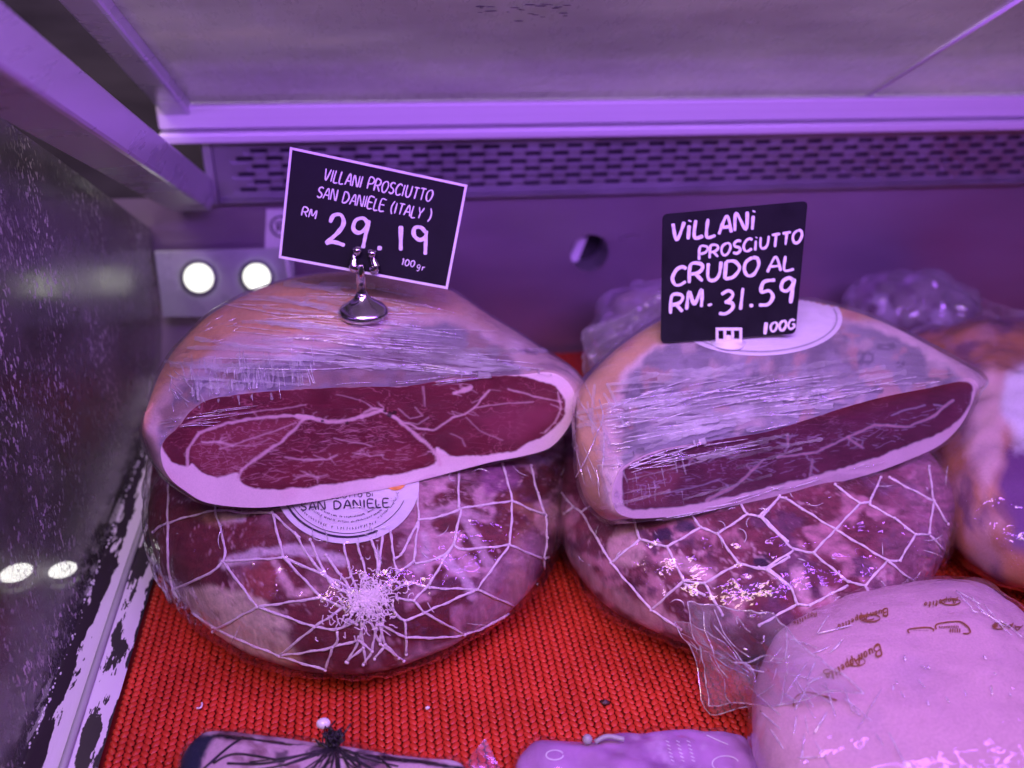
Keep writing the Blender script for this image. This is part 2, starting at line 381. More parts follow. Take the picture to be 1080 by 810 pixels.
# perforated air grille over the wall
def grille():
    t = thing('air_grille', (0.2, YW, .155), 'perforated metal air grille with rows of slots above the steel back wall', 'grille')
    xa, xb, z0, z1 = -.128, .93, .1555, .203
    yb, yt = YW-.006, YW-.012
    P = lambda x, z: (x, yb+(yt-yb)*(z-z0)/(z1-z0), z)
    b = MB(); rows = 6; px, pz = .0235, (z1-z0-.008)/6
    def quad(xa_, xb_, za, zb): b.add([P(xa_, za), P(xb_, za), P(xb_, zb), P(xa_, zb)], [(0, 1, 2, 3)])
    quad(xa, xb, z0, z0+.003); quad(xa, xb, z1-.005, z1)
    for r in range(rows):
        za = z0+.003+r*pz; zb = za+pz; off = (r % 2)*px/2
        xs = xa+.012+off; quad(xa, xs, za, zb)
        while xs+px < xb-.01:
            cx, cz = xs+px/2, (za+zb)/2; hw, hr = .0072, .0018
            slot = []
            for k in range(16):
                a = 2*pi*(k+.5)/16; sx = (hw-hr)*(1 if cos(a) > 0 else -1); slot.append(P(cx+sx+hr*cos(a), cz+hr*sin(a)))
            cell = []
            for k in range(16):
                a = 2*pi*(k+.5)/16; c, s_ = cos(a), sin(a); q = 1/max(abs(c), abs(s_)); cell.append(P(cx+px/2*c*q, cz+pz/2*s_*q))
            # exact corners come from the square map; neighbours share edges
            b.add(slot+cell, [(k, (k+1) % 16, 16+(k+1) % 16, 16+k) for k in range(16)])
            for sx_, sz_ in ((1, 1), (-1, 1), (-1, -1), (1, -1)):
                k = {(1, 1): 1, (-1, 1): 5, (-1, -1): 9, (1, -1): 13}[(sx_, sz_)]
                b.add([cell[k], cell[k+1], P(cx+sx_*px/2, cz+sz_*pz/2)], [(0, 2, 1)])
            xs += px
        quad(xs, xb, za, zb)
    o = b.build('slotted_plate', M['grille'], t, smooth=False)
    s = o.modifiers.new('s', 'SOLIDIFY'); s.thickness = .0014; s.offset = 1
    b = MB(); b.abox((xa, YW-.0035, z0-.0005), (xb, YW-.0005, z1)); b.build('backing', pbr('grille_back', (.035, .028, .05), .6), t, smooth=False)
    b = MB(); b.abox((xa, YW-.011, z0-.0035), (xb, YW-.001, z0-.001)); b.build('lower_lip', M['grille'], t, smooth=False)
    b = MB(); b.abox((xa-.008, YW-.014, z0-.004), (xa-.0005, YW-.002, z1+.001)); b.build('end_bracket', M['grille'], t, smooth=False, bevel=.001)
    for x in (xa+.003, .94):
        pass
grille()

# rail below the lid
def rail():
    t = thing('top_rail', (0.2, YW, .205), 'smooth double metal rail glowing violet along the top of the grille', 'rail')
    for nm, za, zb, yf in (('lower_strip', .2045, .2125, YW-.026), ('upper_strip', .2145, .2325, YW-.020)):
        b = MB(); b.abox((-.165, yf, za), (.95, YW+.01, zb)); b.build(nm, M['rail'], t, smooth=False, bevel=.0018)
    b = MB(); b.abox((-.160, YW-.012, .2120), (.945, YW+.008, .2150)); b.build('shadow_groove', M['dark'], t, smooth=False)
rail()

# sloping lid seen from below, descending to the rail
SL = tan(radians(26))
def lidp(x, y, d=0.0): return np.array([x, y, .2326+(YW-.010-y)*SL+d])
t = thing('canopy_lid', (0.2, YW, .234), 'sloping smeared translucent canopy panel above the rail with dull violet sheen', 'panel')
b = MB(); b.box([lidp(-.1393, YW-.010), lidp(.95, YW-.010), lidp(.95, YW-.010, .004), lidp(-.1393, YW-.010, .004),
                 lidp(-.1393, .27), lidp(.95, .27), lidp(.95, .27, .004), lidp(-.1393, .27, .004)]); b.build('sheet', M['lid'], t, smooth=False)
_N = np.array([0, SL, 1.0]); _N /= np.linalg.norm(_N); _P = lidp(0, .5, -.001)
s0, s1 = onplane(1090, -10, _P, _N), onplane(905, 108, _P, _N)
b = MB(); b.tube([s0, s1], .0016, 6); b.build('glass_seam', M['rail'], t)
sm = []
b = MB()
for k in range(26):
    x, y = random.uniform(500, 612), random.gauss(8, 5)
    p = onplane(x, y, _P, _N); r_ = random.uniform(.0008, .0025)
    b.ball(p+np.array([0, 0, -.0003]), r_, sc=(1.6, .8, .15), seg=6, rings=4)
b.build('smudges', pbr('smudge', (.06, .045, .06), .6), t)

# violet frame beams at the left
def beam(name, label, X0, X1, Yend, zb, zt, Yn, slope, roundend=True):
    """prism in a vertical X plane; z at the rear end between zb and zt, rising to the front"""
    b = MB(); m = 14; prof = []
    h = zt-zb; r = h*.30
    # outline in (y, z): rear end rounded
    def up(y): return (Yend-y)*slope
    pts = [(Yn, zb+up(Yn)), (Yend-.004, zb)]
    pts += [(Yend+.010, zb+h*.10), (Yend+.014, zb+h*.35), (Yend+.010, zb+h*.75), (Yend, zt)]
    pts += [(Yn, zt+up(Yn))]
    n = len(pts); V = [(X1, y, z) for y, z in pts]+[(X0, y, z) for y, z in pts]
    Fc = [tuple(range(n)), tuple(range(2*n-1, n-1, -1))]+[(k, n+k, n+(k+1) % n, (k+1) % n) for k in range(n)]
    b.add(V, Fc); o = b.build(name, M['beam'], smooth=False, bevel=.0025)
    return tag(o, label, 'frame bar')
# lower wide beam
pe0, pe1 = ony(216, 221, .772), ony(216, 184, .772)
XB = ony(222, 205, .772)[0]
pn0, pn1 = onx(0, 70, XB), onx(60, 0, XB)
sl = (pn0[2]-pe0[2])/(pe0[1]-pn0[1])
beam('frame_beam', 'wide violet lit metal beam sloping down along the left glass', XB-.032, XB, .772, pe0[2], pe1[2], .10, sl)
qe0, qe1 = ony(186, 124, .765), ony(203, 108, .765)
beam('frame_beam', 'narrow metal bar between the wide left beam and the canopy lid', -.160, -.1395, .782, .2335-.012, .2335+.030, .10, SL)

# dusty glass side panel with a rounded rear corner
XG = -.187
def glass():
    pts = [(.06, -.002), (.66, -.002), (.700, .004), (.735, .020), (.765, .045), (.782, .08), (.786, .13), (.60, .235), (.06, .53)]
    n = len(pts); b = MB()
    b.add([(XG, y, z) for y, z in pts]+[(XG-.005, y, z) for y, z in pts],
          [tuple(range(n)), tuple(range(2*n-1, n-1, -1))]+[(k, n+k, n+(k+1) % n, (k+1) % n) for k in range(n)])
    return tag(b.build('side_glass', M['glass'], smooth=False), 'dusty speckled glass side panel reflecting the hams at the left', 'glass panel')
glass()

# ledge with peeling paint between glass and mat, grey sealing bead on it
t = thing('side_ledge', (-.168, .5, 0), 'narrow ledge of peeling white paint between glass and red mat', 'ledge')
xs = np.linspace(XG-.004, -.1500, 30); ys = np.linspace(.15, .775, 160)
V = []; C_ = []
for y in ys:
    for x in xs:
        u = (x-XG)/(.035)
        V.append((x, y, .0015+.003*max(0, 1-abs(u-.55)/.5)))
        c = .62*math.exp(-((u-.44)/.17)**2)+.30*math.exp(-((u-.97)/.06)**2)+.0
        C_.append((c+.10, 0, 0))
Fc = [(j*30+i, j*30+i+1, (j+1)*30+i+1, (j+1)*30+i) for j in range(159) for i in range(29)]
mobj('painted_strip', V, Fc, M['peel'], t, col=np.array(C_))
b = MB(); ys = np.linspace(.15, .77, 60)
b.tube([(-.1655+.0012*sin(y*9), y, .0052) for y in ys], .0021, 8); b.build('sealing_bead', M['seal'], t)
b = MB()
for k in range(150):
    y = random.uniform(.3, .66); r_ = random.uniform(.0002, .0007)
    b.ball((XG+.0012+random.gauss(0, .0005), y, .002+abs(random.gauss(0, .0012))), r_, seg=5, rings=3, sc=(1, 2, 1))
b.build('paint_flakes', M['white_edge'], t)

# grey reflecting plate leaning in the back-left corner, with two glowing discs put in for reflected lights
t = thing('steel_plate', (-.13, YW-.02, .05), 'grey polished plate with two glowing discs for reflections behind the ham on the left', 'plate')
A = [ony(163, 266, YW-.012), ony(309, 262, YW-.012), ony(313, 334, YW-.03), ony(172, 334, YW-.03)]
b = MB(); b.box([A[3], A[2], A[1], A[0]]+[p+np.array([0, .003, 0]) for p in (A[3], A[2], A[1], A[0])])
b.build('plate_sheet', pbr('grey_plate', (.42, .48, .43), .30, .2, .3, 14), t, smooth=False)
b = MB(); b.tube([ony(300, 262, YW-.02), ony(308, 306, YW-.034)], .0013, 6); b.build('plate_edge', M['white_edge'], t)
def reflection_disc(px, r, P, N, label, behind_glass=False):  # emissive disc with ring, put in place of a mirrored light spot
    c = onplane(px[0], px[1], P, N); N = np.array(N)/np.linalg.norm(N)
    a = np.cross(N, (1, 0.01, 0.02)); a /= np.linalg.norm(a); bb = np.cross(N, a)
    t = thing('round_reflection', c, label, 'reflection')
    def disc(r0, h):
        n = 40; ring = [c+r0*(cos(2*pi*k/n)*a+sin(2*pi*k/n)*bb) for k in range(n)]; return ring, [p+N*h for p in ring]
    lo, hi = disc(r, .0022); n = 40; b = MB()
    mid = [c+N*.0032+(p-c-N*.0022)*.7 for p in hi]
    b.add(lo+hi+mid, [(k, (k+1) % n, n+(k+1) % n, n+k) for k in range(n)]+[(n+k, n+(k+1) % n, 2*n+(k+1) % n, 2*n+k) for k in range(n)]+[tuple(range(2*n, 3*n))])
    b.build('glow_disc', M['reflection2'] if behind_glass else M['reflection'], t)
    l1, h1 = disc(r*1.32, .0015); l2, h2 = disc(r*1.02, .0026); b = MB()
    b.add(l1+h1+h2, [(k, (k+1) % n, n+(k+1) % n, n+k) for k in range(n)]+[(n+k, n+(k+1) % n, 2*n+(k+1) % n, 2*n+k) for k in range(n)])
    b.build('disc_ring', M['seal'] if behind_glass else pbr('ring', (.2, .22, .21), .4), t)
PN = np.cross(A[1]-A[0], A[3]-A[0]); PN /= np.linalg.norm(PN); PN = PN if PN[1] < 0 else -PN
reflection_disc((210, 293), .0118, A[0]+PN*.001, PN, 'glowing disc for a round white reflection on the grey plate nearest the left glass')
reflection_disc((271, 292), .0110, A[0]+PN*.001, PN, 'glowing disc for a round white reflection on the grey plate nearest the price card')
reflection_disc((18, 607), .0100, (0, 0, -.018), (0, 0, 1), 'glowing disc for a round white reflection low behind the dusty glass, cut close to the photo edge', True)
reflection_disc((67, 604), .0088, (0, 0, -.018), (0, 0, 1), 'glowing disc for a round white reflection low behind the dusty glass, closer to the ledge', True)

# sticker on the wall behind the left card
t = thing('wall_sticker', ony(290, 240, YW-.001), 'small pale sticker with a ring mark on the wall behind the white bordered card', 'sticker')
A = [ony(x, y, YW-.0012) for x, y in ((279, 264), (303, 264), (303, 221), (281, 221))]
b = MB(); b.box(A+[p+np.array([0, .0008, 0]) for p in A]); b.build('paper', M['paper'], t, smooth=False)
cc = ony(296, 239, YW-.0022); b = MB()
b.tube([cc+.008*np.array([cos(a), 0, 1.1*sin(a)]) for a in np.linspace(0, 2*pi, 26)], .0008, 5)
b.tube([cc+np.array([-.003, 0, -.004]), cc+np.array([-.003, 0, .004]), cc+np.array([.002, 0, .003]), cc+np.array([-.002, 0, 0]), cc+np.array([.003, 0, -.004])], .0008, 5)
b.build('ring_mark', M['ink'], t)

# ================================================================== RED MAT: knitted ridges
def red_mat():
    x0, x1, y0, y1 = -.149, .66, .265, .782
    px, py = .0042, .0040
    nx, ny = int((x1-x0)/px), int((y1-y0)/py)
    I, J = np.meshgrid(np.arange(nx), np.arange(ny), indexing='ij'); I = I.ravel(); J = J.ravel()
    cx = x0+(I+.5)*px+RNG.normal(0, .00012, len(I)); cy = y0+(J+.5+.5*(I % 2))*py+RNG.normal(0, .00012, len(I))
    ang = np.where(I % 2 == 0, 1, -1)*radians(30)+pi/2+RNG.normal(0, .05, len(I))
    rings = [(-1.0, .45), (-.5, 1.0), (.5, 1.0), (1.0, .45)]; k = 6; hl = .00255
    V = []
    for (u, s) in rings:
        for j in range(k):
            a = 2*pi*j/k
            lx = u*hl; wy = .00180*s*cos(a); wz = .0010*s*sin(a)-.0003*abs(u)
            V.append(np.stack([cx+lx*np.cos(ang)-wy*np.sin(ang), cy+lx*np.sin(ang)+wy*np.cos(ang), np.full(len(cx), wz-.0012)], -1))
    V = np.stack(V, 1)                       # (cells, 24, 3)
    Fl = [(i*k+j, i*k+(j+1) % k, (i+1)*k+(j+1) % k, (i+1)*k+j) for i in range(3) for j in range(k) if not (3 <= j <= 4)]
    Fl = np.array(Fl); nc = len(cx); nv = len(rings)*k
    Fa = (Fl[None]+(np.arange(nc)*nv)[:, None, None]).reshape(-1, 4)
    me = bpy.data.meshes.new('red_mat'); V = V.reshape(-1, 3)
    me.vertices.add(len(V)); me.vertices.foreach_set('co', V.ravel().astype(np.float32))
    me.loops.add(Fa.size); me.loops.foreach_set('vertex_index', Fa.ravel().astype(np.int32))
    me.polygons.add(len(Fa)); me.polygons.foreach_set('loop_start', np.arange(0, Fa.size, 4, dtype=np.int32))
    me.polygons.foreach_set('use_smooth', np.ones(len(Fa), bool)); me.update(calc_edges=True); me.validate()
    me.materials.append(M['mat'])
    o = bpy.data.objects.new('red_mat', me); COL.objects.link(o)
    tag(o, 'bright red knitted plastic mesh mat covering the shelf under the hams', 'mat')
red_mat()

# ================================================================== shared builders for the goods
def caster(V, Fc):
    bv = BVHTree.FromPolygons([Vector(v) for v in V], [tuple(int(i) for i in f) for f in Fc])
    def cast(x, y, off=0.0):
        d = ray(x, y); d = d/np.linalg.norm(d)
        h, n, i, dist = bv.ray_cast(Vector(CAM), Vector(d))
        if h is None: return None
        n = np.array(n); n = n if n@d < 0 else -n
        return np.array(h)+n*off
    return cast
def draped(cast, pts, off, step=4.0, curve=True):
    """list of runs of surface points following a line of photo pixels"""
    P = np.array(pts, float); L = np.linalg.norm(np.diff(P, axis=0), axis=1).sum()
    n = max(3, int(L/step)+1)
    Q = spline(P, n) if (curve and len(P) > 2) else np.column_stack([np.interp(np.linspace(0, 1, n), np.r_[0, np.cumsum(np.linalg.norm(np.diff(P, axis=0), axis=1))]/L, P[:, k]) for k in range(2)])
    runs = []; cur = []
    for x, y in Q:
        h = cast(x, y, off)
        if h is None or (cur and np.linalg.norm(h-cur[-1]) > .03):
            if len(cur) > 1: runs.append(np.array(cur))
            cur = [] if h is None else [h]
        else: cur.append(h)
    if len(cur) > 1: runs.append(np.array(cur))
    return runs

# single-stroke lettering ------------------------------------------------------
G = {
 'A': (.9, [[(0, 0), (.45, 1), (.85, 0)], [(.17, .36), (.7, .36)]]),
 'B': (.85, [[(0, 0), (0, 1), (.55, 1), (.72, .8), (.5, .55), (0, .52)], [(.5, .55), (.8, .3), (.6, .02), (0, 0)]]),
 'C': (.85, [[(.8, .85), (.55, 1), (.22, .88), (.02, .45), (.2, .06), (.5, 0), (.82, .16)]]),
 'D': (.9, [[(0, 0), (0, 1)], [(0, 1), (.5, .93), (.82, .5), (.5, .06), (0, 0)]]),
 'E': (.75, [[(.7, 1), (0, 1), (0, 0), (.7, 0)], [(0, .52), (.58, .52)]]),
 'G': (.9, [[(.8, .85), (.5, 1), (.2, .88), (.02, .45), (.2, .06), (.5, 0), (.8, .15), (.8, .45), (.5, .45)]]),
 'I': (.3, [[(.08, 0), (.08, 1)]]), 'i': (.35, [[(.1, 0), (.1, .78)], [(.1, .98), (.14, 1.06)]]),
 'L': (.65, [[(0, 1), (0, 0), (.6, 0)]]),
 'M': (1.05, [[(0, 0), (.08, 1), (.48, .25), (.88, 1), (.96, 0)]]),
 'N': (.9, [[(0, 0), (0, 1), (.75, 0), (.75, 1)]]),
 'O': (.95, [[(.45, 1), (.1, .8), (.03, .4), (.25, .03), (.6, .05), (.85, .5), (.75, .9), (.45, 1)]]),
 'P': (.8, [[(0, 0), (0, 1), (.55, 1), (.75, .76), (.5, .5), (0, .46)]]),
 'R': (.85, [[(0, 0), (0, 1), (.55, 1), (.72, .76), (.5, .52), (0, .48)], [(.3, .5), (.78, 0)]]),
 'S': (.75, [[(.68, .88), (.4, 1), (.08, .85), (.12, .6), (.55, .42), (.66, .18), (.38, 0), (.0, .12)]]),
 'T': (.8, [[(0, 1), (.78, 1)], [(.39, 1), (.36, 0)]]),
 'U': (.85, [[(0, 1), (.02, .3), (.2, .02), (.52, .04), (.7, .35), (.74, 1)]]),
 'V': (.85, [[(0, 1), (.36, 0), (.78, 1)]]),
 'Y': (.8, [[(0, 1), (.36, .5), (.75, 1)], [(.36, .5), (.3, 0)]]),
 '(': (.4, [[(.3, 1.1), (.05, .7), (.05, .25), (.3, -.1)]]), ')': (.4, [[(0, 1.1), (.25, .7), (.25, .25), (0, -.1)]]),
 '0': (.8, [[(.35, 1), (.06, .75), (.06, .25), (.35, 0), (.64, .25), (.64, .75), (.35, 1)]]),
 '1': (.4, [[(.05, .8), (.2, 1), (.2, 0)]]),
 'l': (.42, [[(.16, 1), (.12, 0)]]),
 '2': (.85, [[(.1, .72), (.2, .95), (.5, 1), (.66, .75), (.5, .45), (.02, .03)], [(.02, .03), (.35, .1), (.82, .02)]]),
 '3': (.8, [[(.05, .9), (.4, 1), (.65, .8), (.5, .58), (.25, .52)], [(.25, .52), (.62, .42), (.68, .18), (.35, 0), (.0, .08)]]),
 '5': (.85, [[(.75, 1), (.2, .97), (.12, .58), (.5, .58), (.7, .32), (.5, .03), (.05, .05)]]),
 '9': (.8, [[(.62, .85), (.4, 1), (.1, .9), (.05, .62), (.3, .5), (.58, .68), (.64, .95)], [(.64, .95), (.55, .0)]]),
 '.': (.35, [[(.0, .05), (.2, .09)]]), '-': (.4, [[(.0, .32), (.22, .34)]]),
 'g': (.6, [[(.45, .5), (.2, .55), (.05, .3), (.2, .08), (.42, .2), (.48, .5)], [(.48, .5), (.4, -.2), (.1, -.25)]]),
 'r': (.5, [[(.05, .5), (.05, 0)], [(.05, .3), (.25, .5), (.4, .5)]]),
 'o': (.55, [[(.25, .55), (.05, .3), (.2, 0), (.42, .2), (.4, .48), (.25, .55)]]),
 'n': (.55, [[(.02, .5), (.02, 0)], [(.02, .35), (.22, .55), (.4, .4), (.42, 0)]]),
 'u': (.55, [[(.02, .55), (.05, .1), (.2, 0), (.4, .15), (.42, .55)], [(.42, .55), (.46, 0)]]),
 'p': (.55, [[(.05, .55), (.0, -.35)], [(.03, .45), (.25, .55), (.42, .3), (.25, 0), (.04, .08)]]),
 'e': (.5, [[(.05, .28), (.38, .32), (.3, .53), (.12, .5), (.03, .22), (.18, 0), (.42, .1)]]),
 't': (.4, [[(.18, .95), (.12, .1), (.3, 0)], [(0, .6), (.34, .62)]]),
 'q': (.35, [[(.1, .5), (.1, 0), (.22, 0)], [(.12, .75), (.15, .8)]]),
 ' ': (.5, []),
}
def text_strokes(txt, p0, p1, h, slant=0., up=None, jit=0.0, track=.18):
    """strokes in photo pixels, running from p0 to p1"""
    p0 = np.array(p0, float); p1 = np.array(p1, float)
    tot = sum(G[c][0]+track for c in txt)-track; d = (p1-p0)/tot
    dn = d/np.linalg.norm(d)
    up = np.array([dn[1], -dn[0]]) if up is None else np.array(up, float)/np.linalg.norm(up)
    out = []; x = 0
    for c in txt:
        dy = random.uniform(-jit, jit); sc = 1+random.uniform(-jit, jit)
        for st in G[c][1]:
            out.append([p0+d*(x+a)+(up*h*sc*(b_+dy)+dn*h*slant*b_) for a, b_ in st])
        x += G[c][0]+track
    return out
def ribbon(b, stroke, w, mapper, wob=.2, m=0):
    P = np.array(stroke, float); L = np.linalg.norm(np.diff(P, axis=0), axis=1).sum()
    n = max(4, int(L/1.2)); Q = spline(P, n) if len(P) > 2 else np.linspace(P[0], P[1], n)
    T = np.gradient(Q, axis=0); T /= np.maximum(np.linalg.norm(T, axis=1), 1e-9)[:, None]; Nn = np.column_stack([-T[:, 1], T[:, 0]])
    ww = w/2*(1+wob*np.interp(np.arange(n), np.arange(0, n+4, 4), RNG.uniform(-1, 1, len(np.arange(0, n+4, 4)))))
    ww[0] *= .7; ww[-1] *= .6
    V = []
    for q, t_, nn, k in zip(Q, T, Nn, ww):
        a, c = mapper(*(q+nn*k)), mapper(*(q-nn*k))
        V.append(None if a is None or c is None else (a, c))
    for i in range(n-1):
        if V[i] is not None and V[i+1] is not None: b.add([V[i][0], V[i][1], V[i+1][1], V[i+1][0]], [(0, 1, 2, 3)], m)

# --- a domed lump (netted ham, wrapped pack ...) from its widest outline
def blob(eq, z_eq, top, n=3.0, nb=2.5, zb=0.0, A=220, Rn=46, center=None, bumps=.0, seed=1, dome=0.0):
    E = spline(np.array(eq)[:, :2], A, closed=True)
    c = E.mean(0) if center is None else np.array(center)
    V = []; rs = 1-(1-np.linspace(0, 1, Rn+1)[1:])**1.6
    V.append((c[0], c[1], top+dome))
    for r in rs:
        z = z_eq+(top-z_eq)*(max(0, 1-r**n))**(1/n)+dome*(1-r*r)
        for e in E: V.append((*(c+(e-c)*r), z))
    for r in rs[::-1][1:]:
        z = z_eq-(z_eq-zb)*(max(0, 1-r**nb))**(1/nb)
        for e in E: V.append((*(c+(e-c)*r), z))
    V.append((c[0], c[1], zb)); V = np.array(V)
    nr = 2*len(rs)-1; Fc = [(0, 1+k, 1+(k+1) % A) for k in range(A)]
    for i in range(nr-1):
        a = 1+i*A
        Fc += [(a+k, a+A+k, a+A+(k+1) % A, a+(k+1) % A) for k in range(A)]
    a = 1+(nr-1)*A; Fc += [(a+k, len(V)-1, a+(k+1) % A) for k in range(A)]
    if bumps:
        N = normals(V, Fc); V = V+N*(bumps*fbm(V*28, seed, 3))[:, None]
        V[:, 2] = np.maximum(V[:, 2], zb)
    return V, Fc

# --- half ham: flat cut face toward the viewer + domed body behind
def ham_half(facepx, silpx, P0, N, depth, Aseg=420):
    N = np.array(N)/np.linalg.norm(N)
    F0 = np.array([onplane(x, y, P0, N) for x, y in facepx])
    S = []
    for k, (x, y) in enumerate(facepx):
        D = depth(k)
        if k < len(silpx) and silpx[k] is not None: S.append(onplane(silpx[k][0], silpx[k][1], np.array(P0)-N*D, N))
        else: S.append(F0[k]-N*D*.95+np.array([0, 0, .004]))
    S = np.array(S); F0s, Ss = spline_idx(F0, Aseg), spline_idx(S, Aseg)
    c0 = F0s.mean(0); out = F0s-c0; out -= (out@N)[:, None]*N; out /= np.linalg.norm(out, axis=1)[:, None]
    R = [F0s, F0s*.94+Ss*.06+out*.0022]
    for t_, g in ((.2, .0045), (.45, .0075), (.72, .006)): R.append(F0s*(1-t_)+Ss*t_+out*g)
    R.append(Ss)
    cs = Ss.mean(0)
    for s_, d in ((.93, .018), (.78, .036), (.5, .05), (.2, .056)): R.append(cs+(Ss-cs)*s_-N*d)
    R = np.array(R)                                  # control rings -> dense
    T = np.linspace(0, len(R)-1, 96); rings = []
    for t_ in T:
        i = min(int(t_), len(R)-2); f = t_-i
        a, b_, c, d = R[max(i-1, 0)], R[i], R[i+1], R[min(i+2, len(R)-1)]
        if i == 0: a = b_
        rings.append(.5*((2*b_)+(c-a)*f+(2*a-5*b_+4*c-d)*f*f+(3*b_-a-3*c+d)*f**3))
    V = np.vstack(rings+[[cs-N*.057]]); A = Aseg
    Fc = [(i*A+k, (i+1)*A+k, (i+1)*A+(k+1) % A, i*A+(k+1) % A) for i in range(len(rings)-1) for k in range(A)]
    a = (len(rings)-1)*A; Fc += [(a+k, len(V)-1, a+(k+1) % A) for k in range(A)]
    # face grid: from the rim to a spine
    u = F0s[np.argmax(F0s[:, 0])]-F0s[np.argmin(F0s[:, 0])]; Lh = np.linalg.norm(u)/2; u = u/np.linalg.norm(u)
    A = 960; F0f = spline_idx(F0, A)
    s = np.clip((F0f-c0)@u, -Lh*.80, Lh*.80); sp = c0+s[:, None]*u
    M_ = 120; FV = []
    for r in np.linspace(1, 0, M_): FV.append(sp+(F0f-sp)*r)
    FV = np.vstack(FV); FF = [(i*A+k, i*A+(k+1) % A, (i+1)*A+(k+1) % A, (i+1)*A+k) for i in range(M_-1) for k in range(A)]
    return V, Fc, FV, FF, N

def creases(b, cast, poly, n, ang, ln, w, off, m=0, sp=6):
    poly = np.array(poly, float); lo, hi = poly.min(0), poly.max(0); k = 0; tries = 0
    while k < n and tries < n*40:
        tries += 1
        p = np.array([random.uniform(lo[0], hi[0]), random.uniform(lo[1], hi[1])])
        if poly_sd(p[None], poly)[0] > 0: continue
        a = radians(ang+random.gauss(0, sp)); L = random.uniform(*ln); d = np.array([cos(a), sin(a)])
        q = [p-d*L/2, p+np.array([0, random.uniform(-1, 1)]), p+d*L/2]
        for run in draped(cast, q, off, 3):
            mm = len(run); b.tube(run, random.uniform(*w)*1.05*np.sin(np.linspace(.25, pi-.25, mm))**.5, 5, m)
        k += 1

LEAN = np.array([.140, .019, .034]); FAT = np.array([.86, .70, .70]); SKIN = np.array([.66, .38, .19]); GREY = np.array([.27, .24, .30])

def paint_face(P, lean_poly, veins, dash_poly, ndash, tones, seed):
    Pw = P+np.column_stack([n2(P, 14, seed), n2(P, 14, seed+1)])*1.1
    C = np.tile(FAT, (len(P), 1))*(1+.05*n2(P, 20, seed+2))[:, None]
    C = mixc(C, (.80, .46, .50), .25*sst(n2(P, 30, seed+9), 0, 1))
    lean = sst(poly_sd(Pw, spline_idx(lean_poly, 150))+1.3*n2(P, 9, seed+31, 3), 1.3, -1.3)
    L = LEAN*(1+.22*n2(P, 26, seed+3)+.16*n2(P*np.array([.35, 1.6]), 4, seed+4))[:, None]
    for poly, c, soft in tones: L = mixc(L, c, sst(poly_sd(Pw, poly), soft, -soft)*.8)
    # fine marbling
    mar = np.abs(n2(Pw, 13, seed+5, 3)); L = mixc(L, (.48, .17, .22), .5*sst(mar, .06, .0)*sst(n2(P, 40, seed+6), -.25, .4)); mar = np.abs(n2(Pw*np.array([.45, 1.3])+50, 6, seed+15, 3)); L = mixc(L, (.40, .12, .16), .45*sst(mar, .10, .0)*sst(n2(P, 30, seed+16), -.3, .4))
    t0 = sst(poly_sd(Pw, tones[0][0]), 2, -4); net_ = np.abs(fbm(np.column_stack([Pw/9., np.full(len(P), 4.2)]), seed+21, 2)); L = mixc(L, (.50, .22, .28), t0*.6*sst(net_, .09, .0))
    C = C*(1-lean[:, None])+L*lean[:, None]
    rv = random.Random(seed+1); extra = []
    for pts, w0, w1, al in veins:
        if max(w0, w1) < 1.6: continue
        for k in range(int(3*len(pts)**.5)):
            i = rv.randrange(len(pts)-1); t_ = rv.random(); p = np.array(pts[i])*(1-t_)+np.array(pts[i+1])*t_; a = rv.uniform(0, 2*pi); q = [p]
            for s_ in range(4): a += rv.gauss(0, .5); q.append(q[-1]+np.array([cos(a), .6*sin(a)])*rv.uniform(1.5, 4.5))
            extra.append((q, 1.1, .3, rv.uniform(.3, .7)))
    for pts, w0, w1, al in list(veins)+extra:
        acc = np.zeros(len(P)); m = len(pts)-1
        for k in range(m):
            d, t_ = seg_dist(Pw, pts[k], pts[k+1]); w = (w0+(w1-w0)*(k+t_)/m)/2*.75*(1+.6*n2(P, 7, seed+7, 3))
            acc = np.maximum(acc, sst(d-w, 1.4, -.9))
        C = mixc(C, FAT*np.array([.86, .72, .76]), acc*al*.80)
    dp = np.array(dash_poly, float); lo, hi = dp.min(0), dp.max(0); k = 0
    rr = random.Random(seed)
    while k < ndash:
        p = np.array([rr.uniform(lo[0], hi[0]), rr.uniform(lo[1], hi[1])])
        if poly_sd(p[None], dp)[0] > 0: continue
        k += 1; L_ = abs(rr.gauss(0, 3.2))+1.0; a = radians(-6+rr.gauss(0, 14)); d_ = np.array([cos(a), sin(a)])*L_
        box = (np.abs(P[:, 0]-p[0]) < L_+3) & (np.abs(P[:, 1]-p[1]) < L_+3)
        if not box.any(): continue
        dd = line_dist(Pw[box], [p-d_, p, p+d_+np.array([0, rr.uniform(-1, 1)])])
        C[box] = mixc(C[box], (.55, .27, .32), sst(dd-rr.uniform(.0, .35), .8, -.4)*rr.uniform(.12, .55))
    return C

def layers(b, cast, poly, n, ang, ln, w, off, m=3, sp=4):
    poly = np.array(poly, float); lo, hi = poly.min(0), poly.max(0); k = 0
    while k < n:
        p = np.array([random.uniform(lo[0], hi[0]), random.uniform(lo[1], hi[1])])
        if poly_sd(p[None], poly)[0] > 0: continue
        k += 1; a = radians(ang+random.gauss(0, sp)); L = random.uniform(*ln); d = np.array([cos(a), sin(a)]); o_ = off+random.random()*.0004
        ribbon(b, [p-d*L/2, p+np.array([0, random.uniform(-1.5, 1.5)]), p+d*L/2], random.uniform(*w), lambda x, y: cast(x, y, o_), .5, m)

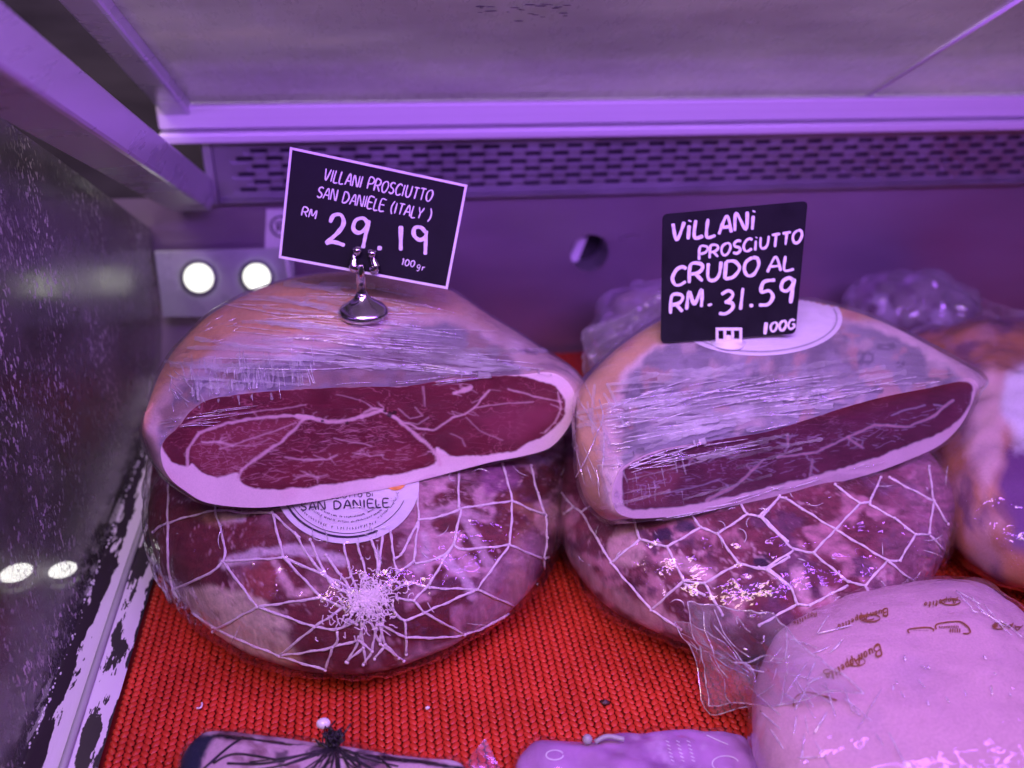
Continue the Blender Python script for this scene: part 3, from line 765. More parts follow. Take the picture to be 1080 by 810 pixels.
# ================================================================== NETTED HAM under the left stack
def closed_eq(front_px, back_xy, z):
    return [onz(x, y, z)[:2] for x, y in front_px]+[np.array(p) for p in back_xy]
def z4(pts): return [(140+x/2.16, 480+y/2.16) for x, y in pts]
def z6(pts): return [(360+x/3.683, 480+y/3.683) for x, y in pts]
NET1 = [z4(p) for p in [
 [(85, 30), (82, 155), (95, 305), (185, 390), (335, 455), (440, 487)], [(50, 175), (82, 155), (190, 128), (250, 133), (318, 133)],
 [(190, 90), (190, 128), (207, 243), (95, 305)], [(207, 243), (345, 235)], [(318, 133), (345, 235)], [(207, 243), (285, 345)], [(285, 345), (185, 400)],
 [(285, 345), (430, 325)], [(345, 235), (430, 325)], [(285, 345), (415, 390)], [(415, 390), (335, 455)], [(415, 390), (480, 347)],
 [(345, 235), (470, 290), (505, 315)], [(430, 325), (485, 350)], [(415, 390), (465, 395), (515, 375)], [(335, 455), (455, 435), (465, 400)],
 [(455, 435), (440, 487)], [(455, 435), (515, 420)], [(515, 420), (525, 385)], [(515, 420), (490, 470)], [(515, 420), (545, 445)], [(545, 445), (555, 385)],
 [(545, 445), (525, 475)], [(560, 385), (575, 430)], [(575, 430), (605, 460)], [(575, 430), (550, 462)], [(405, 195), (450, 290), (500, 320)], [(370, 180), (415, 250), (470, 300)],
 [(318, 133), (380, 190)], [(440, 230), (500, 310)]]]
NET1 += [z6(p) for p in [
 [(625, 40), (660, 180), (650, 350)], [(650, 350), (525, 520)], [(525, 520), (320, 610), (245, 640), (200, 600)],
 [(455, 65), (455, 205)], [(465, 210), (660, 180)], [(660, 180), (790, 235)], [(790, 235), (760, 150), (735, 45)],
 [(790, 235), (795, 320), (785, 400), (775, 475), (680, 590), (475, 695), (250, 705)], [(785, 400), (855, 385)],
 [(650, 350), (785, 405)], [(465, 210), (435, 345)], [(435, 345), (470, 368), (650, 350)], [(465, 210), (390, 240), (300, 255)], [(300, 255), (280, 415)], [(280, 415), (215, 460)],
 [(435, 345), (390, 395), (285, 425)], [(435, 345), (340, 500)], [(340, 500), (280, 565)], [(280, 565), (215, 555)], [(525, 520), (340, 515), (270, 495), (215, 520)],
 [(525, 520), (680, 590)], [(320, 610), (475, 695)], [(280, 565), (320, 610)], [(295, 110), (300, 255)], [(300, 255), (230, 390), (205, 405), (215, 455)],
 [(70, 230), (135, 385), (140, 460)], [(0, 300), (30, 440), (60, 520)], [(20, 210), (80, 405), (100, 480)], [(170, 215), (150, 405), (140, 450)], [(190, 300), (205, 405)], [(60, 190), (115, 330), (150, 405)],
 [(245, 640), (250, 705)], [(250, 705), (250, 770)], [(250, 705), (160, 660), (130, 620)], [(160, 640), (150, 730)], [(150, 730), (240, 795)], [(110, 640), (150, 730)],
 [(75, 640), (85, 745)], [(85, 745), (20, 800)], [(85, 745), (95, 810)], [(20, 640), (60, 655)]]]
def netted_ham(label, eq, z_eq, top, net, paint, seed, n=3.0, corner=None, gather=None, ncr=90):
    V, Fc = blob(eq, z_eq, top, n=n, bumps=.0016, seed=seed, A=520, Rn=105)
    c = V.mean(0); t = thing('netted_ham', (c[0], c[1], 0), label, 'ham', 'netted whole hams lying under the cut hams')
    P = project(V); C = paint(P, V)
    ln = sst(np.abs(n2(P+np.column_stack([n2(P, 15, seed), n2(P, 15, seed+1)])*6, 26, seed+2, 4)), .05, .012)*sst(n2(P, 50, seed+3), -.25, .35)
    C = mixc(C, (.62, .40, .44), ln*.75)
    l2 = sst(np.abs(n2(P*np.array([1, 1.25])+np.column_stack([n2(P, 9, seed+8), n2(P, 9, seed+9)])*4, 11, seed+12, 3)), .05, .0)*sst(n2(P, 34, seed+13), -.1, .4)
    C = mixc(C, (.55, .34, .38), l2*.6); C = mixc(C, (.06, .015, .025), sst(n2(P, 7, seed+14, 3), .4, .8)*.3)
    C = C*(1+.28*n2(P*np.array([.5, 1.4]), 5, seed+4, 3)+.12*n2(P, 2.5, seed+6, 2))[:, None]
    mobj('meat', V, Fc, M['flesh'], t, col=C)
    N = normals(V, Fc); cast = caster(V, Fc)
    b = MB(); ends = {}
    for pl in net:
        for run in draped(cast, pl, .0007, 4, curve=len(pl) > 2):
            w = .00056*(1+.25*np.sin(np.linspace(0, 7, len(run))+random.random()*6))
            b.tube(run, w, 6)
            side = np.cross(np.gradient(run, axis=0), np.array(FW)); side /= np.maximum(np.linalg.norm(side, axis=1), 1e-9)[:, None]
            b.tube(run+side*.0006*np.sin(np.linspace(0, len(run)*.9, len(run)))[:, None], .0004, 5)
        for e in pl:
            k = (round(e[0]/5), round(e[1]/5)); ends[k] = ends.get(k, []) + [e]
    for k, es in ends.items():
        h = cast(es[0][0], es[0][1], .001)
        if h is not None: b.ball(h, .00095, seg=7, rings=5)
    if gather:
        (gx, gy), (ra, rb), ang = gather
        for k in range(460):
            r_ = abs(random.gauss(0, .62)); a = random.uniform(0, 2*pi); p = np.array([ra*r_*cos(a), rb*r_*sin(a)])
            p = np.array([p[0]*cos(ang)-p[1]*sin(ang), p[0]*sin(ang)+p[1]*cos(ang)])+(gx, gy)
            q = [p]; a2 = random.uniform(0, 2*pi)
            for s_ in range(3): a2 += random.gauss(0, 1.1); q.append(q[-1]+np.array([cos(a2), sin(a2)])*random.uniform(2, 4.5))
            h = [cast(x, y, .0042+.0024*max(0, 1-r_)*random.random()) for x, y in q]
            if all(x is not None for x in h): b.tube(spline(h, 8), .00028, 4)
    b.build('net', M['cord'], t)
    # clear bag around meat and net
    VB = V+N*(.0036+.0016*fbm(V*45, seed+5, 3)+.0012*np.abs(fbm(V*120, seed+6, 2)))[:, None]
    if corner is not None:
        for (cx, cy, cz), rad, pull in corner:
            d = np.linalg.norm(VB-np.array((cx, cy, cz)), axis=1); w = np.exp(-(d/rad)**2); VB = VB+(np.array((cx, cy, cz))-VB)*(w*pull)[:, None]
    VB[:, 2] = np.maximum(VB[:, 2], .0008)
    b = MB(); b.add(VB, Fc); cb = caster(VB, Fc); PX = project(VB[np.random.default_rng(seed).integers(0, len(VB), 900)]); k = 0
    for x, y in PX:
        if cb(x, y) is None: continue
        a = random.uniform(0, 2*pi); L = random.choice((4, 6, 9, 14, 22)); bend = random.gauss(0, 1.0); q = [np.array([x, y])]
        for s_ in range(3): q.append(q[-1]+np.array([cos(a), sin(a)])*L/3); a += bend*.6
        for run in draped(cb, q, .0002, 2): b.tube(run, random.uniform(.0002, .00042)*np.sin(np.linspace(.2, pi-.2, len(run))), 5, 1)
        k += 1
        if k > ncr: break
    b.build('clear_bag', [M['bag'], M['crease_glint']], t)
    return t, cast, V, Fc

eq1 = closed_eq([(160, 562), (166, 592), (180, 617), (200, 642), (228, 664), (262, 682), (302, 696), (345, 704), (390, 702), (440, 688), (490, 666), (535, 638), (568, 604), (586, 570)],
                [(.122, .540), (.112, .60), (.05, .650), (-.03, .655), (-.10, .635), (-.150, .585)], .030)
def paint1(P, V):
    s = 31; Pw = P+np.column_stack([n2(P, 22, s), n2(P, 22, s+1)])*5
    C = np.tile(np.array([.15, .032, .042]), (len(P), 1))*(1+.35*n2(P, 30, s+2))[:, None]
    right = sst(P[:, 0], 380, 470)
    mot = n2(Pw, 34, s+3); C = mixc(C, (.60, .34, .42), sst(mot, .0, .3)*(.25+.65*right))
    C = mixc(C, (.16, .05, .09), sst(n2(Pw, 22, s+4), .25, .6)*right*.9)
    def band(pts, w, c, al=1.):
        nonlocal C
        C = mixc(C, c, sst(line_dist(Pw, pts)-w, 3, -2)*al)
    def area_(poly, c, soft=4, al=1.):
        nonlocal C
        C = mixc(C, c, sst(poly_sd(Pw, poly), soft, -soft)*al)
    area_([(165, 545), (235, 540), (290, 560), (300, 575), (240, 590), (215, 610), (185, 615), (165, 590)], (.17, .035, .042), 5)
    area_([(225, 540), (262, 540), (260, 550), (235, 552)], (.60, .48, .50), 3)
    area_([(186, 622), (225, 618), (262, 622), (280, 632), (298, 645), (304, 672), (320, 694), (290, 700), (235, 680), (195, 650)], (.72, .58, .46), 4)
    band([(238, 596), (268, 584), (302, 578), (335, 582), (362, 592)], 5, (.60, .48, .54))
    area_([(258, 600), (288, 594), (296, 612), (288, 632), (268, 628), (254, 614)], (.30, .07, .07), 4)
    band([(290, 592), (298, 610), (308, 626), (330, 622)], 3.2, (.62, .38, .42))
    area_([(304, 634), (345, 628), (372, 650), (380, 690), (345, 700), (318, 690), (308, 665)], (.17, .032, .045), 5)
    band([(445, 565), (452, 590), (440, 600)], 4, (.60, .42, .50)); band([(475, 590), (488, 612), (497, 630)], 4, (.62, .44, .56)); band([(492, 545), (505, 570), (520, 600)], 5, (.62, .42, .50), .8)
    band([(445, 545), (475, 535), (505, 545)], 4, (.56, .36, .44), .8)
    area_([(505, 485), (545, 483), (548, 515), (515, 522)], (.28, .10, .22), 4)
    area_([(515, 600), (560, 560), (580, 580), (540, 640), (480, 670), (500, 630)], (.50, .28, .36), 8, .7)
    band([(430, 700), (470, 685), (520, 655), (560, 620)], 6, (.52, .34, .40), .7)
    C = mixc(C, (.62, .36, .22), sst(n2(Pw, 45, s+6), .55, .9)*.4)
    return C
nh1, cast1, V1, F1 = netted_ham('whole ham in white string net with gathered knot and round paper label', eq1, .030, .088, NET1, paint1, 11, n=3.2,
    corner=[((*onz(596, 566, .018)[:2], .018), .02, .7), ((*onz(205, 668, .006)[:2], .006), .012, .5)], gather=((388, 632), (33, 22), radians(-25)))

def round_label(parent, cast, c, rx, ry, off, clip=None):
    b = MB(); A = 72; R = 26; V = []
    for i in range(R+1):
        for k in range(A):
            a = 2*pi*k/A; r = i/R; h = cast(c[0]+rx*r*cos(a), c[1]+ry*r*sin(a), off)
            V.append(h if h is not None else (np.nan,)*3)
    V = np.array(V); ok = ~np.isnan(V[:, 0])
    Fc = [f for f in [(i*A+k, i*A+(k+1) % A, (i+1)*A+(k+1) % A, (i+1)*A+k) for i in range(R) for k in range(A)] if all(ok[j] for j in f)]
    V[~ok] = V[ok].mean(0); o = mobj('paper_label', V, Fc, M['paper'], parent)
    return o
lab = round_label(nh1, cast1, (366, 512), 76, 63, .0014)
b = MB(); mp = lambda x, y: cast1(x, y, .0019)
arc = lambda r, a0, a1, n=30: [(366+76*r*cos(a), 512+63*r*sin(a)) for a in np.linspace(radians(a0), radians(a1), n)]
ribbon(b, arc(.90, 168, 62), 2.2, mp, .1)
ribbon(b, arc(.84, 160, 20), .7, mp, .1)
for st in text_strokes('SAN DANIELE', (318, 541), (411, 537), 8.5, 0, track=.25): ribbon(b, st, 1.5, mp, .1)
for st in text_strokes('PROSCIUTTO DI', (333, 530), (394, 526), 3.8, 0): ribbon(b, st, .8, mp, .1)
rr = random.Random(3)
for (r, a0, a1, h) in ((.78, 150, 60, 3.2), (.66, 140, 45, 2.2), (.58, 135, 40, 2.2), (.73, 55, 15, 2.2)):
    for a in np.arange(a1, a0, 2.2 if h < 3 else 3.0):
        if rr.random() < .12: continue
        x, y = 366+76*r*cos(radians(a)), 512+63*r*sin(radians(a)); dx, dy = rr.uniform(-.7, .7), h*rr.uniform(.7, 1)
        ribbon(b, [(x, y), (x+dx, y-dy)], .6, mp, .1)
        if rr.random() < .6: ribbon(b, [(x, y-dy*rr.random()), (x+1.2, y-dy*rr.random())], .55, mp, .1)
b.build('lettering', M['ink'], lab)
b = MB(); ribbon(b, [(417+10*cos(a), 508+9*sin(a)) for a in np.linspace(0, pi, 14)], 5, lambda x, y: cast1(x, y, .002), .1)
b.build('orange_emblem', M['orange'], lab)

# ================================================================== LEFT HALF HAM
FACE1 = [(171, 468), (187, 451), (203, 432), (226, 420), (280, 413), (326, 410), (381, 408), (430, 407), (477, 399), (510, 397), (551, 395), (580, 393), (598, 402), (607, 420),
         (604, 440), (594, 458), (578, 473), (551, 481), (519, 487), (484, 496), (426, 511), (380, 520), (330, 529), (280, 535), (243, 534), (215, 529), (196, 518), (180, 505), (171, 488)]
SIL1 = [(163, 432), (166, 408), (174, 386), (190, 362), (225, 330), (280, 303), (340, 289), (410, 288), (470, 304), (515, 332), (555, 358), (588, 384), (601, 400), (608, 420)]
PA, PB = onz(300, 533, .090), onz(560, 480, .090)
wv = PB-PA; wv /= np.linalg.norm(wv)
N1 = np.array([wv[1], -wv[0], 0])*cos(radians(16))+np.array([0, 0, sin(radians(16))])
dep1 = lambda k: (.022+.075*sin(pi*min(max((k-0.0)/13, 0), 1))) if k < 14 else .085
V, Fc, FV, FF, N1 = ham_half(FACE1, SIL1, PA, N1, dep1)
c = V.mean(0); hh1 = thing('half_ham', (c[0], c[1], .09), 'half cured ham with dark red veined face and white fat rim, left stack', 'ham', 'cut half hams lying on top of the netted hams')
def paint_body1(P, V):
    s = 51; Pw = P+np.column_stack([n2(P, 18, s), n2(P, 18, s+1)])*3
    C = np.tile(SKIN, (len(P), 1))*(1+.18*n2(P, 35, s+2))[:, None]
    C = mixc(C, (.60, .46, .40), sst(n2(P, 60, s+3), .0, .8)*.7)
    C = mixc(C, (.66, .50, .48), sst(P[:, 0], 430, 540)*.6)
    C = mixc(C, (.70, .46, .20), sst(n2(P*np.array([.5, 1.2]), 14, s+11), .2, .7)*.6); C = mixc(C, (.50, .22, .16), sst(n2(P*np.array([.6, 1.]), 8, s+12), .25, .8)*.5)
    C = C*(1+.10*n2(P, 3, s+13, 2))[:, None]
    fat = [(150, 470), (162, 428), (178, 402), (200, 388), (222, 374), (238, 358), (250, 351), (335, 353), (377, 345), (430, 330), (475, 332), (515, 350), (555, 360), (600, 392), (625, 430), (625, 560), (150, 560)]
    fm = sst(poly_sd(Pw, fat), 6, -5); C = mixc(C, (.62, .44, .42), fm); C = mixc(C, FAT*.92, fm*sst(n2(Pw, 30, s+15), -.3, .5)*(.35+.65*sst(P[:, 0], 460, 560)))
    gr = [(166, 480), (169, 436), (190, 404), (216, 392), (236, 380), (300, 378), (345, 370), (385, 356), (430, 341), (472, 340), (505, 352), (530, 364), (544, 380), (551, 398), (540, 420), (180, 500)]
    g = sst(poly_sd(Pw+np.column_stack([n2(P, 9, s+16), n2(P, 9, s+17)])*3, gr), 5, -5)
    G_ = np.tile(GREY, (len(P), 1))*(1+.2*n2(P, 30, s+5))[:, None]
    G_ = mixc(G_, (.40, .24, .20), sst(n2(Pw, 20, s+6), .05, .6)*.7); G_ = mixc(G_, (.58, .48, .52), sst(n2(Pw*np.array([.5, 1]), 14, s+7), .15, .6)*.6); G_ = mixc(G_, (.13, .09, .13), sst(n2(Pw, 22, s+18), .15, .6)*.65)
    G_ = mixc(G_, (.20, .10, .12), sst(poly_sd(Pw, [(330, 380), (430, 362), (540, 375), (550, 400), (330, 412)]), 12, -10)*.55)
    C = C*(1-g[:, None])+G_*g[:, None]
    C = mixc(C, (.30, .25, .26), sst(np.abs(n2(P, 9, s+8)-.5), .06, 0)*.4*sst(P[:, 1], 345, 300))
    return C
body1 = mobj('rind', V, Fc, M['flesh'], hh1, col=paint_body1(project(V), V))
LEANP1 = [(172, 467), (186, 450), (203, 431), (226, 419), (280, 412), (326, 409), (381, 407), (430, 406), (478, 398), (510, 396), (545, 396), (568, 401), (582, 406), (590, 413), (595, 424), (594, 438), (584, 452), (570, 462),
          (552, 470), (535, 477), (512, 480), (495, 481), (478, 480), (466, 474), (461, 472), (459, 487), (444, 494), (426, 499), (380, 506), (345, 511), (312, 515), (280, 516), (262, 514), (253, 507), (249, 499), (238, 502), (226, 503), (212, 497), (203, 488), (197, 491), (184, 488), (176, 480)]
VEINS1 = [([(197, 491), (198, 474), (210, 457), (240, 446), (272, 441), (300, 438), (322, 439), (345, 444), (366, 444), (385, 438), (402, 433)], 3.2, 4.2, 1),
 ([(312, 439), (330, 441)], 6, 6, 1), ([(322, 440), (312, 452), (298, 465), (285, 473), (270, 484), (255, 495), (250, 505)], 3.8, 2.6, 1),
 ([(402, 433), (416, 440), (428, 450), (440, 460), (453, 470), (461, 480), (463, 490)], 2.2, 5.5, 1), ([(190, 449), (215, 440), (260, 435), (300, 430), (322, 426)], 1.4, .5, .7),
 ([(213, 467), (232, 466), (246, 470)], 1.4, 3.4, .9), ([(232, 473), (246, 470), (262, 463), (285, 456), (312, 446)], 1.2, .8, .8), ([(246, 470), (268, 470), (285, 462)], .8, .6, .6),
 ([(415, 440), (440, 452), (458, 453), (470, 446), (478, 440), (492, 436), (500, 430), (508, 420), (516, 412)], 1.2, 1.8, .95), ([(500, 430), (530, 426), (562, 423)], .9, .6, .7),
 ([(536, 410), (565, 418), (592, 424)], 1.4, 1.2, .8), ([(588, 414), (591, 430), (586, 445), (575, 455)], 1.8, 1.8, .8), ([(446, 408), (448, 428)], 1.3, .8, .7),
 ([(479, 414), (487, 412), (496, 409)], 5, 5.5, 1), ([(352, 462), (372, 466), (392, 470)], .8, 1.4, .7), ([(300, 482), (320, 485), (345, 485), (356, 480)], 1.0, 2.4, .75),
 ([(492, 440), (505, 454), (530, 464)], .7, .6, .5), ([(380, 438), (392, 430), (404, 432)], 2, 3, .8), ([(420, 432), (432, 442), (446, 438), (438, 430)], .8, .8, .6), ([(425, 446), (440, 448), (452, 440)], .8, .8, .6),
 ([(475, 458), (488, 462), (490, 470)], .9, .9, .5), ([(462, 406), (475, 404), (496, 406)], .5, .5, .5), ([(355, 416), (380, 422), (392, 428)], .5, .7, .5), ([(310, 505), (325, 500), (335, 504)], 1, 2, .6), ([(372, 478), (390, 481), (404, 480)], 1, 1.6, .6)]
PF = project(FV)
tones1 = [([(201, 486), (200, 472), (214, 457), (245, 447), (300, 441), (318, 441), (300, 463), (270, 483), (250, 500), (226, 502), (212, 496)], (.25, .050, .070), 5),
          ([(500, 440), (540, 426), (590, 427), (585, 445), (550, 466), (520, 462)], (.24, .045, .080), 10), ([(260, 512), (300, 490), (360, 470), (440, 470), (458, 486), (380, 505)], (.20, .028, .045), 8)]
CF = paint_face(PF, LEANP1, VEINS1, [(205, 470), (300, 445), (400, 440), (455, 478), (450, 490), (380, 503), (270, 512), (220, 500)], 420, tones1, 71)
for (px_, py_, r_) in ((411, 437, 3.2), (416, 435, 2.2), (406, 434, 1.8), (340, 444, 1.6), (366, 446, 1.6)):
    CF = mixc(CF, (.03, .012, .012), sst(np.hypot(PF[:, 0]-px_, PF[:, 1]-py_)+n2(PF, 3, 5), r_+.8, r_-.8)*.85)
mobj('cut_face', FV+N1*.0002, FF, M['face'], hh1, col=CF)
# dark pits by the vein junction are part of the face; film with its creases over everything
Nb = normals(V, Fc); VF = V+Nb*(.0014+.0005*fbm(V*60, 5, 2))[:, None]
nb_ = len(VF); FV2 = FV[::1]+N1*.0015
castb = caster(np.vstack([VF, FV2]), list(Fc)+[tuple(i+nb_ for i in f) for f in FF])
b = MB(); b.add(VF, Fc); b.add(FV2, FF, 2)
creases(b, castb, [(192, 384), (330, 374), (332, 408), (228, 416), (205, 424)], 60, 84, (8, 26), (.00016, .00034), .0003, 1, 7)
creases(b, castb, [(230, 345), (330, 330), (480, 345), (545, 385), (470, 395), (300, 375)], 55, 5, (25, 110), (.00014, .00032), .0003, 1, 3)
creases(b, castb, [(250, 320), (350, 300), (460, 312), (480, 335), (300, 345)], 34, 6, (20, 80), (.00012, .00026), .0003, 1, 5)
creases(b, castb, [(175, 400), (200, 380), (215, 420), (185, 450)], 22, 60, (6, 18), (.00014, .00028), .0003, 1, 25)
creases(b, castb, [(205, 350), (240, 330), (260, 345), (220, 372)], 14, -30, (4, 14), (.00014, .00028), .0003, 1, 15)
creases(b, castb, [(172, 465), (330, 405), (500, 396), (520, 400), (330, 412), (200, 440)], 20, -6, (25, 70), (.0001, .0002), .0003, 1, 3)
for q in ([(228, 378), (330, 381), (430, 386), (520, 397)], [(240, 388), (330, 390), (440, 385), (500, 396)]):
    for run in draped(castb, q, .0003, 3): b.tube(run, .00028, 5, 1)
layers(b, castb, [(190, 378), (330, 345), (480, 345), (545, 385), (500, 394), (230, 412)], 60, 4, (30, 130), (1.5, 6), .0003)
layers(b, castb, [(190, 384), (325, 374), (327, 408), (205, 420)], 40, 84, (8, 26), (1, 3), .0003, sp=7)
layers(b, castb, [(230, 320), (350, 295), (470, 320), (300, 345)], 22, 6, (25, 90), (1.5, 5), .0003)
b.build('stretch_film', [M['film1'], M['crease_glint'], M['face_film'], M['layer']], hh1)

# ================================================================== RIGHT NETTED HAM + HALF HAM
def zA(pts): return [(580+x/3.68, 500+y/3.68) for x, y in pts]
def zB(pts): return [(800+x/3.857, 480+y/3.857) for x, y in pts]
NET2 = [zA(p) for p in [
 [(20, 40), (95, 130)], [(95, 130), (125, 150)], [(125, 150), (240, 345)], [(240, 345), (395, 525)], [(395, 525), (510, 600)], [(60, 155), (95, 130)], [(125, 150), (175, 115)],
 [(320, 165), (350, 255)], [(350, 255), (240, 345)], [(350, 255), (455, 285)], [(455, 285), (520, 415)], [(520, 415), (395, 525)], [(455, 285), (585, 210)], [(585, 210), (650, 235)],
 [(650, 235), (730, 350)], [(730, 350), (600, 425)], [(600, 425), (520, 415)], [(585, 210), (545, 155)], [(650, 235), (765, 160)], [(765, 160), (735, 110)], [(765, 160), (825, 170)], [(825, 170), (890, 90)],
 [(600, 425), (670, 545)], [(520, 425), (600, 470)], [(730, 350), (840, 375)], [(840, 375), (920, 430)], [(825, 170), (920, 265)], [(840, 375), (925, 325)]]]
NET2 += [zB(p) for p in [
 [(0, 255), (85, 175)], [(85, 175), (110, 180)], [(110, 180), (310, 305)], [(310, 305), (520, 430)], [(520, 430), (690, 560)], [(310, 125), (410, 200)], [(410, 200), (310, 305)], [(310, 305), (220, 400)],
 [(220, 400), (140, 385)], [(140, 385), (0, 250)], [(410, 200), (450, 195)], [(450, 195), (495, 95)], [(530, 95), (710, 190)], [(710, 190), (690, 320)], [(450, 205), (550, 260), (635, 325)], [(635, 325), (570, 430)],
 [(570, 430), (520, 430)], [(520, 430), (430, 530)], [(430, 530), (360, 515)], [(360, 515), (220, 400)], [(635, 325), (690, 325)], [(690, 325), (765, 400)], [(140, 390), (30, 460)], [(30, 460), (0, 460)],
 [(30, 460), (120, 530), (155, 605)], [(155, 605), (0, 690)], [(360, 530), (205, 610)], [(205, 610), (155, 605)], [(430, 530), (465, 600)], [(710, 190), (690, 50)], [(710, 190), (765, 280)]]]
eq2 = closed_eq([(584, 512), (590, 548), (602, 582), (622, 612), (650, 636), (685, 654), (722, 668), (770, 680), (830, 682), (890, 668), (940, 646), (980, 615), (998, 580), (1001, 545)],
                [(.365, .545), (.345, .60), (.28, .645), (.20, .655), (.145, .62), (.112, .565)], .032)
def paint2(P, V):
    s = 131; Pw = P+np.column_stack([n2(P, 22, s), n2(P, 22, s+1)])*6
    C = np.tile(np.array([.18, .040, .062]), (len(P), 1))*(1+.35*n2(P, 34, s+2))[:, None]
    C = mixc(C, (.56, .26, .33), sst(n2(Pw, 30, s+3), .1, .45)*.8)
    C = mixc(C, (.14, .05, .10), sst(n2(Pw, 26, s+4), .2, .55)*.9)
    for p, rx in (((678, 590), 9), ((660, 578), 20)):
        d = np.hypot(P[:, 0]-p[0], P[:, 1]-p[1]); C = mixc(C, (.55, .36, .34) if rx > 10 else (.16, .06, .08), sst(d, rx+3, rx-3)*.8)
    C = mixc(C, (.52, .36, .36), sst(line_dist(Pw, [(600, 585), (640, 625), (690, 652)])-7, 4, -3)*.6)
    for pts in ([(705, 585), (730, 600), (750, 612)], [(840, 600), (850, 640)], [(690, 640), (715, 660)], [(870, 620), (890, 640)]):
        C = mixc(C, (.64, .38, .44), sst(line_dist(Pw, pts)-6, 4, -3)*.9)
    for p in ((722, 556), (805, 592), (700, 565)):
        d = np.hypot((P[:, 0]-p[0])*.7, P[:, 1]-p[1])+3*n2(P, 6, s+8); C = mixc(C, (.03, .02, .06), sst(d, 9, 5)*.85)
    C = mixc(C, (.50, .24, .36), sst(P[:, 0], 900, 990)*.5)
    return C
nh2, cast2, V2, F2 = netted_ham('whole ham in wide diamond string net with loose bag tail, under the right half ham', eq2, .032, .084, NET2, paint2, 23, n=3.0,
    corner=[((*onz(606, 604, .008)[:2], .008), .015, .4)])
# bag tail lying out over the white pack
def sheet(name, corners, nu, nv, amp, sc, mat, parent, seed, lift=0.0):
    p00, p10, p01, p11 = [np.array(p) for p in corners]; V = []
    U, Vv = np.meshgrid(np.linspace(0, 1, nu), np.linspace(0, 1, nv), indexing='ij'); u = U.ravel()[:, None]; v = Vv.ravel()[:, None]
    P = (1-u)*(1-v)*p00+u*(1-v)*p10+(1-u)*v*p01+u*v*p11
    n = np.cross(p10-p00, p01-p00); n /= np.linalg.norm(n); n = n if n[2] > 0 else -n
    q = np.column_stack([u[:, 0]*sc[0], v[:, 0]*sc[1], np.full(len(u), seed)])
    P = P+n*(amp*(fbm(q, seed, 3)+.8*np.abs(fbm(q*2.1, seed+1, 3)))+lift*np.sin(pi*u[:, 0])*np.sin(pi*v[:, 0]))[:, None]
    e = np.column_stack([fbm(q*1.5+9, seed+2, 2), fbm(q*1.5+5, seed+3, 2), np.zeros(len(q))])*.004; P = P+e
    P[:, 2] = np.maximum(P[:, 2], .001)
    Fc = [(i*nv+j, (i+1)*nv+j, (i+1)*nv+j+1, i*nv+j+1) for i in range(nu-1) for j in range(nv-1)]
    b = MB(); b.add(P, Fc); Q = P.reshape(nu, nv, 3)
    for ln in (Q[0], Q[-1], Q[:, 0], Q[:, -1]): b.tube(ln, .00038, 5, 1)
    rg = np.random.default_rng(seed)
    for k in range(8):                                           # folds in the film
        i0, i1 = sorted(rg.integers(0, nu, 2)); j0, j1 = rg.integers(0, nv, 2); m_ = 14
        ii = np.clip(np.linspace(i0, i1, m_)+rg.normal(0, .5, m_), 0, nu-1).astype(int); jj = np.clip(np.linspace(j0, j1, m_)+rg.normal(0, .5, m_), 0, nv-1).astype(int)
        if np.ptp(ii)+np.ptp(jj) > 8: b.tube(spline(Q[ii, jj][::3]+n*.0003, 16), rg.uniform(.0002, .0004), 5, 1)
    return b.build(name, [mat, M['crease_glint']], parent)
sheet('bag_tail', [onz(718, 632, .060), onz(748, 742, .012), onz(815, 648, .075), onz(905, 735, .088)], 50, 60, .0042, (1.6, 2.2), M['flap'], nh2, 3, .006)
sheet('bag_tail', [onz(712, 655, .040), onz(758, 752, .003), onz(760, 668, .055), onz(812, 742, .030)], 40, 30, .003, (1.5, 1.2), M['flap'], nh2, 8)

FACE2 = [(650, 502), (660, 490), (690, 476), (730, 468), (775, 461), (810, 455), (850, 443), (890, 430), (930, 419), (975, 410), (1018, 402), (1028, 412), (1022, 432), (1010, 452), (990, 470), (960, 484),
         (920, 499), (870, 512), (820, 523), (770, 534), (720, 543), (690, 546), (665, 546), (650, 539), (645, 522)]
SIL2 = [(609, 452), (612, 420), (632, 392), (668, 360), (712, 335), (760, 322), (810, 316), (860, 319), (905, 330), (950, 349), (1000, 380), (1029, 406)]+[None]*9+[None, (648, 541), (622, 520), (610, 486)]
PA2, PB2 = onz(690, 546, .084), onz(960, 486, .084)
wv = PB2-PA2; wv /= np.linalg.norm(wv)
N2 = np.array([wv[1], -wv[0], 0])*cos(radians(14))+np.array([0, 0, sin(radians(14))])
def dep2(k):
    if k < 12: return .045+.055*sin(pi*min(k/11, 1))-.02*(k/11)
    if k > 21: return .045
    return .075
V, Fc, FV, FF, N2 = ham_half(FACE2, SIL2, PA2, N2, dep2)
c = V.mean(0); hh2 = thing('half_ham', (c[0], c[1], .084), 'half cured ham with greyish top in clear film and round paper label, right stack', 'ham', 'cut half hams lying on top of the netted hams')
